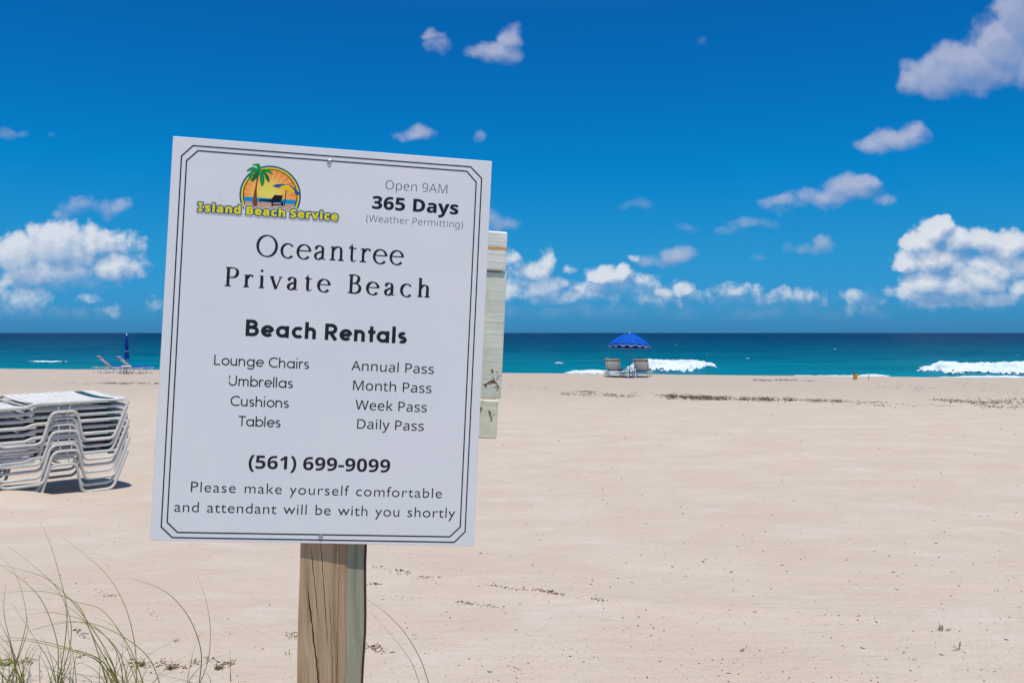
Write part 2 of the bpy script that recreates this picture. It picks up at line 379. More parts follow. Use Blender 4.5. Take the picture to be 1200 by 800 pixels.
PY = [-60, -8, 0, 1.7, 2.7, 5, 7.7, 11, 15, 20, 27, 34, 40, 46]
PZ = [2.2, 1.35, 1.12, 1.03, .985, .875, .765, .635, .50, .36, .20, .09, .02, 0]
_yy = np.linspace(-60, 46, 2000); _zz = np.interp(_yy, PY, PZ)
_zz = np.convolve(np.pad(_zz, 40, mode='edge'), np.hanning(41) / np.hanning(41).sum(), 'same')[40:-40]
def ground(x, y):
    x = np.asarray(x, float); y = np.asarray(y, float); yc = ycrest(x)
    ye = y * np.where(y > 20, 1 + (46 / yc - 1) * np.clip((y - 20) / 20, 0, 1), 1)
    z = np.interp(np.minimum(ye, 46), _yy, _zz)
    d = np.maximum(y - yc, 0); z = z - np.where(d < 14, .13 * d * np.minimum(1, d / 1.5 + .15), 1.82 + (d - 14) * .02)
    fade = np.clip((yc + 6 - y) / 6, 0, 1); near = np.clip((y - 1.2) / 2, 0, 1)
    z = z + fade * (.065 * fbm(x / 5, y / 5, 3, 5) * np.clip(y / 12, .25, 1) + near * (.024 * fbm(x / .9, y / .55, 4, 21, .55)) * np.clip(1.25 - y / 40, .35, 1))
    for (xa, ya, xb, yb, hh) in ((-1.0, 4.75, .75, 3.62, .013), (-.2, 4.0, 1.6, 3.55, .010), (.6, 4.6, 2.4, 4.1, .010), (-1.9, 5.2, -.9, 4.3, .009)):      # low wind-blown ridges
        ex, ey = xb - xa, yb - ya; ln = math.hypot(ex, ey); t = ((x - xa) * ex + (y - ya) * ey) / ln ** 2; d = ((x - xa) * -ey + (y - ya) * ex) / ln + .10 * fbm(x / .5, y / .5, 3, 91)
        z = z + hh * np.clip(t / .2 + .5, 0, 1) * np.clip((1.15 - t) / .25, 0, 1) * np.where(d > 0, np.exp(-(d / .16) ** 2), np.exp(-(d / .035) ** 2))
    # hollows left by feet
    foot = np.maximum(0, vnoise(x / .42, y / .34, 77) - .68) * .065 * np.clip((y - 4.5) / 5, 0, 1) * fade
    z = z - foot * (vnoise(x / 3.2, y / 3.2, 41) > .42)
    # sand blown up against the foot of the lounger stack
    z = z + .075 * np.exp(-(((x + 3.95) / .40) ** 2 + ((y - 6.88) / .24) ** 2)) + .03 * np.exp(-(((x + 3.75) / .3) ** 2 + ((y - 7.0) / .2) ** 2))
    return z
def zg(x, y): return float(ground(np.array([x]), np.array([y]))[0])
def ray_dir(px, py):
    a, b_ = (px - 600) / F, (400 - py) / F
    return Vector((a, math.cos(PITCH) + b_ * math.sin(PITCH), b_ * math.cos(PITCH) - math.sin(PITCH)))
def at_ground(px, py):
    d = ray_dir(px, py); ys = np.geomspace(1.5, 60, 1400); t = ys / d.y
    gz = ground(d.x * t, ys); hit = np.argmax(CAM_Z + d.z * t < gz)
    return Vector((d.x * t[hit], ys[hit], gz[hit]))
def at_depth(px, py, y):
    d = ray_dir(px, py); t = y / d.y
    return Vector((d.x * t, y, CAM_Z + d.z * t))
def grid_mesh(name, X, Y, Z, m_, keep=None, smooth=True):
    r, c = X.shape; me = bpy.data.meshes.new(name)
    co = np.stack([X, Y, Z], -1).reshape(-1, 3).astype(np.float32)
    i = np.arange(r * c).reshape(r, c); q = np.stack([i[:-1, :-1], i[:-1, 1:], i[1:, 1:], i[1:, :-1]], -1).reshape(-1, 4)
    if keep is not None:
        q = q[keep.reshape(-1)]; used = np.unique(q); mp = np.zeros(r * c, int); mp[used] = np.arange(len(used)); co = co[used]; q = mp[q]
    me.vertices.add(len(co)); me.vertices.foreach_set('co', co.ravel())
    me.loops.add(q.size); me.loops.foreach_set('vertex_index', q.ravel().astype(np.int32))
    me.polygons.add(len(q)); me.polygons.foreach_set('loop_start', np.arange(0, q.size, 4, dtype=np.int32)); me.polygons.foreach_set('loop_total', np.full(len(q), 4, np.int32))
    me.update(calc_edges=True); me.validate()
    if smooth: me.shade_smooth()
    me.materials.append(m_); o = bpy.data.objects.new(name, me); COL.objects.link(o); return o

# ------------------------------------------------------------------ sand
m, k, b = mat('sand', (.5, .45, .4, 1), .95, .15); M['sand'] = m
o = k.new('ShaderNodeNewGeometry').outputs['Position']; px_, py_, pz_ = k.sep(o)
flat = k.vm('MULTIPLY', o, (1, 1, 0))
SA, SB, SP = SAND
c = k.mix(k.mapr(k.noise(k.vm('MULTIPLY', flat, (.9, 1.1, 1)), 1.1, 7, .62), .35, .68), SA, SB)
c = k.mix(k.math('MULTIPLY', k.mapr(k.noise(k.vm('MULTIPLY', flat, (1.3, 1.7, 1)), 1.3, 6, .62, .6), .5, .70), .42), c, SP)
c = k.mix(k.mapr(k.noise(flat, 150, 4, .78), .55, .71, 0, .52), c, (.29, .255, .22, 1))
c = k.mix(k.mapr(k.noise(k.vm('ADD', flat, (7, 3, 0)), 130, 4, .78), .55, .69, 0, .60), c, (.69, .635, .59, 1))
damp = k.mapr(py_, 16, 36)
c = k.mix(k.math('MULTIPLY', damp, .55), c, (.40, .335, .275, 1))
rust = k.math('MULTIPLY', k.mapr(k.noise(k.vm('MULTIPLY', flat, (1.2, 1.7, 1)), 1.7, 6, .65), .56, .7), k.mapr(py_, 6, 2.4))
c = k.mix(k.math('MULTIPLY', rust, .3), c, (.55, .475, .395, 1))
k.put(b.inputs['Base Color'], c)
rip = k.new('ShaderNodeTexWave', wave_type='BANDS', bands_direction='Y'); k.put(rip.inputs['Vector'], k.vm('MULTIPLY', flat, (.25, 1, 1)))
rip.inputs['Scale'].default_value = 3.1; rip.inputs['Distortion'].default_value = 7; rip.inputs['Detail'].default_value = 3; rip.inputs['Detail Scale'].default_value = 1.4
n1 = bump(k, b, k.noise(flat, 420, 2, .7), .22, .004)
n2 = bump(k, b, k.noise(flat, 30, 5, .65), .55, .022, n1)
n3 = bump(k, b, k.noise(flat, 6.0, 5, .62), .30, .07, n2)
bump(k, b, rip.outputs[0], .05, .05, n3)
ys = np.concatenate([[-60, -30, -14, -7, -3, -1, 0, .6, 1.0, 1.3, 1.6, 1.9], np.geomspace(2.1, 50, 520), [52, 54, 57, 60, 64, 70, 80, 110, 200]])
us = np.concatenate([[-9, -5, -3, -2, -1.4, -1.1, -.9], np.linspace(-.78, .78, 560), [.9, 1.1, 1.4, 2, 3, 5, 9]])
U, Y = np.meshgrid(us, ys); X = U * np.clip(Y, 2.2, 60)
far = np.abs(U) > .8; X = np.where(far, np.sign(U) * (np.abs(U) ** 1.2) * np.maximum(np.clip(Y, 2.2, 60), 8), X)
tag(grid_mesh('beach_sand', X, Y, ground(X, Y), M['sand']), kind='structure')

# ------------------------------------------------------------------ sea
m, k, b = mat('sea_water', (0, .15, .25, 1), .36, .5); M['sea'] = m
o = k.new('ShaderNodeNewGeometry').outputs['Position']; wx, wy, wz = k.sep(o)
dist = k.math('LOGARITHM', k.math('MAXIMUM', wy, 40), 10)
pat = k.noise(k.vm('MULTIPLY', o, (.004, .012, 0)), 1, 5, .6)
pat2 = k.noise(k.vm('MULTIPLY', o, (.03, .16, 0)), 1, 5, .65)
f = k.math('ADD', dist, k.math('ADD', k.math('MULTIPLY', k.math('SUBTRACT', pat, .5), .5), k.math('MULTIPLY', k.math('SUBTRACT', pat2, .5), .62)))
c = k.ramp(k.mapr(f, 1.68, 3.6, smooth=False), SEA_STOPS)
grn = k.math('MULTIPLY', k.mapr(k.noise(k.vm('MULTIPLY', o, (.022, .07, 0)), 1, 4, .6), .48, .68), k.mapr(wy, 140, 60))
c = k.mix(k.math('MULTIPLY', grn, .65), c, (0, .21, .20, 1))
k.put(b.inputs['Base Color'], c); b.inputs['IOR'].default_value = 1.33; b.inputs['Specular IOR Level'].default_value = SEA_SPEC
h1 = k.noise(k.vm('MULTIPLY', o, (.10, .32, 0)), 1, 5, .6)
h2 = k.noise(k.vm('MULTIPLY', o, (.7, 1.6, 0)), 1, 5, .65)
nn = bump(k, b, h2, .8, .35); bump(k, b, h1, .9, 1.6, nn)
ys = np.concatenate([np.geomspace(40, 420, 420), np.geomspace(440, 60000, 70)])
us = np.concatenate([[-8, -4, -2, -1.2, -.9], np.linspace(-.75, .75, 420), [.9, 1.2, 2, 4, 8]])
U, Y = np.meshgrid(us, ys); X = U * Y
def wave_h(X, Y):
    fade = np.clip(1.25 - Y / 400, 0, 1); S = Y + .227 * X
    w1 = fbm(X / 26, S / 6.0, 3, 3) * .44 + np.sin(S / 2.4 + 4 * fbm(X / 30, S / 14, 2, 9)) * .07
    w2 = fbm(X / 3.4, S / 1.3, 3, 13) * .20
    return SEA_Z + fade * (w1 + w2)
# the breaking rollers: (centre line x0, x1, y, height, front and back reach)
ROLL = [(7.0, 16.6, 64.5, .58, 1.3, 3.2, .5), (27.0, 46.0, 62.0, .52, 1.2, 3.0, -.2), (-36.0, -29.0, 80.0, .35, 1.2, 3.0, 0)]
def rollers(X, Y):
    z = 0
    for (a, b_, yc, h, fr, bk, sl_) in ROLL:
        L_ = np.clip((X - a) / 3.0, 0, 1) * np.clip((b_ - X) / 2.4, 0, 1); L_ = L_ * L_ * (3 - 2 * L_)
        c0 = yc + sl_ * .12 * (X - a) + 1.1 * fbm(X / 5, X * 0 + yc, 3, 31); d = Y - c0
        z = z + h * L_ * np.where(d < 0, np.exp(-(d / fr) ** 2), np.exp(-(d / bk) ** 2))
    return z
tag(grid_mesh('sea', X, Y, wave_h(X, Y) + rollers(X, Y), M['sea']), kind='structure')
# foam: thick lumpy sheets riding on the water
m, k, b = mat('foam', (.74, .78, .80, 1), .8, .2); M['foam'] = m
o = k.new('ShaderNodeNewGeometry').outputs['Position']
fo = k.math('ADD', k.math('MULTIPLY', k.noise(k.vm('MULTIPLY', o, (1, 1, 1.5)), 3.5, 5, .65), .55), k.math('MULTIPLY', k.noise(k.vm('MULTIPLY', o, (.5, 1.4, 1.5)), 1.1, 4, .6), .45))
k.put(b.inputs['Base Color'], k.mix(k.mapr(fo, .3, .6), (.34, .50, .58, 1), (.70, .75, .78, 1))); bump(k, b, fo, .6, .12)
foam_parts = []
def foam(x0, x1, y0, y1, mask, lift=.16, res=.09, resy=.11):
    xs = np.arange(x0, x1, res); ys_ = np.arange(y0, y1, resy); X, Y = np.meshgrid(xs, ys_)
    K = mask(X, Y) + 1.15 * fbm(X / 1.3, Y / .9, 4, 61) + .70 * fbm(X / .3, Y / .3, 2, 71)
    Z = np.maximum(wave_h(X, Y) + rollers(X, Y), SEA_Z - .05) + lift * np.clip(K * 1.6, -.15, 1) + lift * .9 * fbm(X / .35, Y / .3, 3, 81)
    foam_parts.append((X, Y, Z, K[:-1, :-1] > 0))
def strip(x0, x1, yc, fr, bk, taper=2.0, amp=.8, slope=0., seed=0):
    def f_(X, Y):
        c0 = yc + slope * (X - x0) + amp * fbm(X / 5, X * 0 + yc, 3, 31 + seed); d = Y - c0
        L_ = np.minimum(np.clip((X - x0) / taper, 0, 1), np.clip((x1 - X) / taper, 0, 1))
        return np.where(d < 0, 1 + d / fr, 1 - d / bk).clip(-2, 1) * .9 + (L_ - 1) * 1.6 - .08
    return f_
def roller_mask(X, Y):
    t = np.clip((X - 7.5) / 8.5, 0, 1); c0 = 64.3 + .06 * (X - 7) + 1.1 * fbm(X / 5, X * 0 + 64.1, 3, 31); d = Y - c0; fr = 2.9 - 2.1 * t
    L_ = np.minimum(np.clip((X - 6.6) / 2.2, 0, 1), np.clip((16.6 - X) / 3.2, 0, 1))
    return np.where(d < 0, 1 + d / fr, 1 - d / 1.4).clip(-2, 1) * .9 + (L_ - 1) * 1.5 - .28
foam(6.0, 17.5, 60.0, 68.5, roller_mask, .20)
foam(25.5, 47, 57.0, 66.0, strip(26.2, 48, 61.6, 2.7, 1.6, 3.0, 1.1, -.024), .22)
foam(2.0, 10.5, 60.0, 66.0, strip(2.6, 9.8, 62.9, 1.7, 1.0, 2.5, .5, .0, 3), .10)
foam(3.0, 5.2, 75, 79, strip(3.2, 5.0, 77, .9, .8, .8, .4, 0, 5), .08)
foam(15.0, 26.5, 54.5, 60.5, strip(16.5, 26, 58.3, 1.0, .9, 2.5, .4, -.08, 6), .09)
foam(24.0, 36.5, 53, 59, strip(24.5, 36, 56.6, 1.0, .8, 2.5, .4, -.06, 7), .07)
foam(-49, -41, 82, 91, strip(-48, -42, 87, 1.0, .8, 2.5, 1.0, .02, 8), .06)
foam(-20, -13, 60, 68, strip(-19, -13.5, 63.5, .8, .6, 2, .8, -.1, 9), .05)
rf = random.Random(12)
for _ in range(22):
    y_ = math.exp(rf.uniform(math.log(95), math.log(520))); x_ = y_ * rf.uniform(-.58, .58); w_ = rf.uniform(.35, 1.15) * (y_ / 140) ** .5
    foam(x_ - w_, x_ + w_, y_ - .9 * w_, y_ + .9 * w_, strip(x_ - w_ * .8, x_ + w_ * .8, y_, .35 * w_, .3 * w_, .9 * w_, .3, 0, 10), .05, max(.07, w_ / 18), max(.1, w_ / 14))
allv = []; 
vo_, fo_ = [], []; base = 0
for (X, Y, Z, K) in foam_parts:
    r, c_ = X.shape; i = np.arange(r * c_).reshape(r, c_); q = np.stack([i[:-1, :-1], i[:-1, 1:], i[1:, 1:], i[1:, :-1]], -1).reshape(-1, 4)[K.reshape(-1)]
    vo_.append(np.stack([X, Y, Z], -1).reshape(-1, 3)); fo_.append(q + base); base += r * c_
vo_ = np.concatenate(vo_); fo_ = np.concatenate(fo_); used = np.unique(fo_); mp = np.zeros(len(vo_), int); mp[used] = np.arange(len(used))
me = bpy.data.meshes.new('sea_foam'); me.from_pydata(vo_[used].tolist(), [], mp[fo_].tolist()); me.shade_smooth(); me.materials.append(M['foam'])
fo = bpy.data.objects.new('sea_foam', me); COL.objects.link(fo); tag(fo, 'white foam of breaking waves along the shore', 'foam', kind='stuff')

# ------------------------------------------------------------------ the sign: post, backing timbers and printed panel
SR = Matrix(SIGN_R); ST = Vector(SIGN_T) + Vector((0, 0, CAM_Z))
base_xy = (-.385, 1.775)
sign = empty('beach_sign', (base_xy[0], base_xy[1], zg(*base_xy)))
tag(sign, 'large white rental sign with black lettering bolted to a weathered wooden post', 'sign')
SMAT = Matrix.Translation(-sign.location) @ Matrix.Translation(ST) @ SR.to_4x4()
def sign_part(o, parent=None):
    if parent is None: o.parent = sign; o.matrix_local = SMAT
    else: o.parent = parent
    return o
PW, PH, PT = .6096, .762, .004
mb = MB(); mb.box((PW / 2, PT / 2, -PH / 2), (PW, PT, PH), bev=.0008)
panel = sign_part(mb.build('panel', M['sign_panel'], smooth=False))
panel['label'] = 'white printed panel with a double black border'
_lay = [0]
def layer():          # each print sits a hair proud of the one before it
    _lay[0] += 1; return -.00012 - _lay[0] * .000009
def poly_mesh(name, contours_list, m_, parent, y=None, thick=0):
    """filled flat shapes (with holes) in the plane of the panel; contours in metres"""
    cu_ = bpy.data.curves.new(name, 'CURVE'); cu_.dimensions = '2D'; cu_.fill_mode = 'BOTH'
    for cont in contours_list:
        s_ = cu_.splines.new('POLY'); s_.points.add(len(cont) - 1); s_.use_cyclic_u = True
        for p_, q in zip(s_.points, cont): p_.co = (q[0], q[1], 0, 1)
    tmp = bpy.data.objects.new('tmp', cu_); COL.objects.link(tmp); bpy.context.view_layer.update()
    me = bpy.data.meshes.new_from_object(tmp.evaluated_get(bpy.context.evaluated_depsgraph_get())); bpy.data.objects.remove(tmp); bpy.data.curves.remove(cu_)
    yy = layer() if y is None else y
    for v in me.vertices: v.co = (v.co.x, yy, v.co.y)
    me.name = name; me.materials.clear(); me.materials.append(m_); o = bpy.data.objects.new(name, me); COL.objects.link(o); o.parent = parent
    return o
def area(c): return sum(c[i][0] * c[(i + 1) % len(c)][1] - c[(i + 1) % len(c)][0] * c[i][1] for i in range(len(c))) / 2
def offset(cont, d):
    N = len(cont); out = []
    for i in range(N):
        p, a, c = cont[i], cont[i - 1], cont[(i + 1) % N]
        e1 = (p[0] - a[0], p[1] - a[1]); e2 = (c[0] - p[0], c[1] - p[1])
        l1 = math.hypot(*e1) or 1; l2 = math.hypot(*e2) or 1
        n1_ = (e1[1] / l1, -e1[0] / l1); n2_ = (e2[1] / l2, -e2[0] / l2)
        bx, by = n1_[0] + n2_[0], n1_[1] + n2_[1]; q = max(.45, (bx * bx + by * by) / 2)
        out.append((p[0] + d * bx / q, p[1] + d * by / q))
    return out
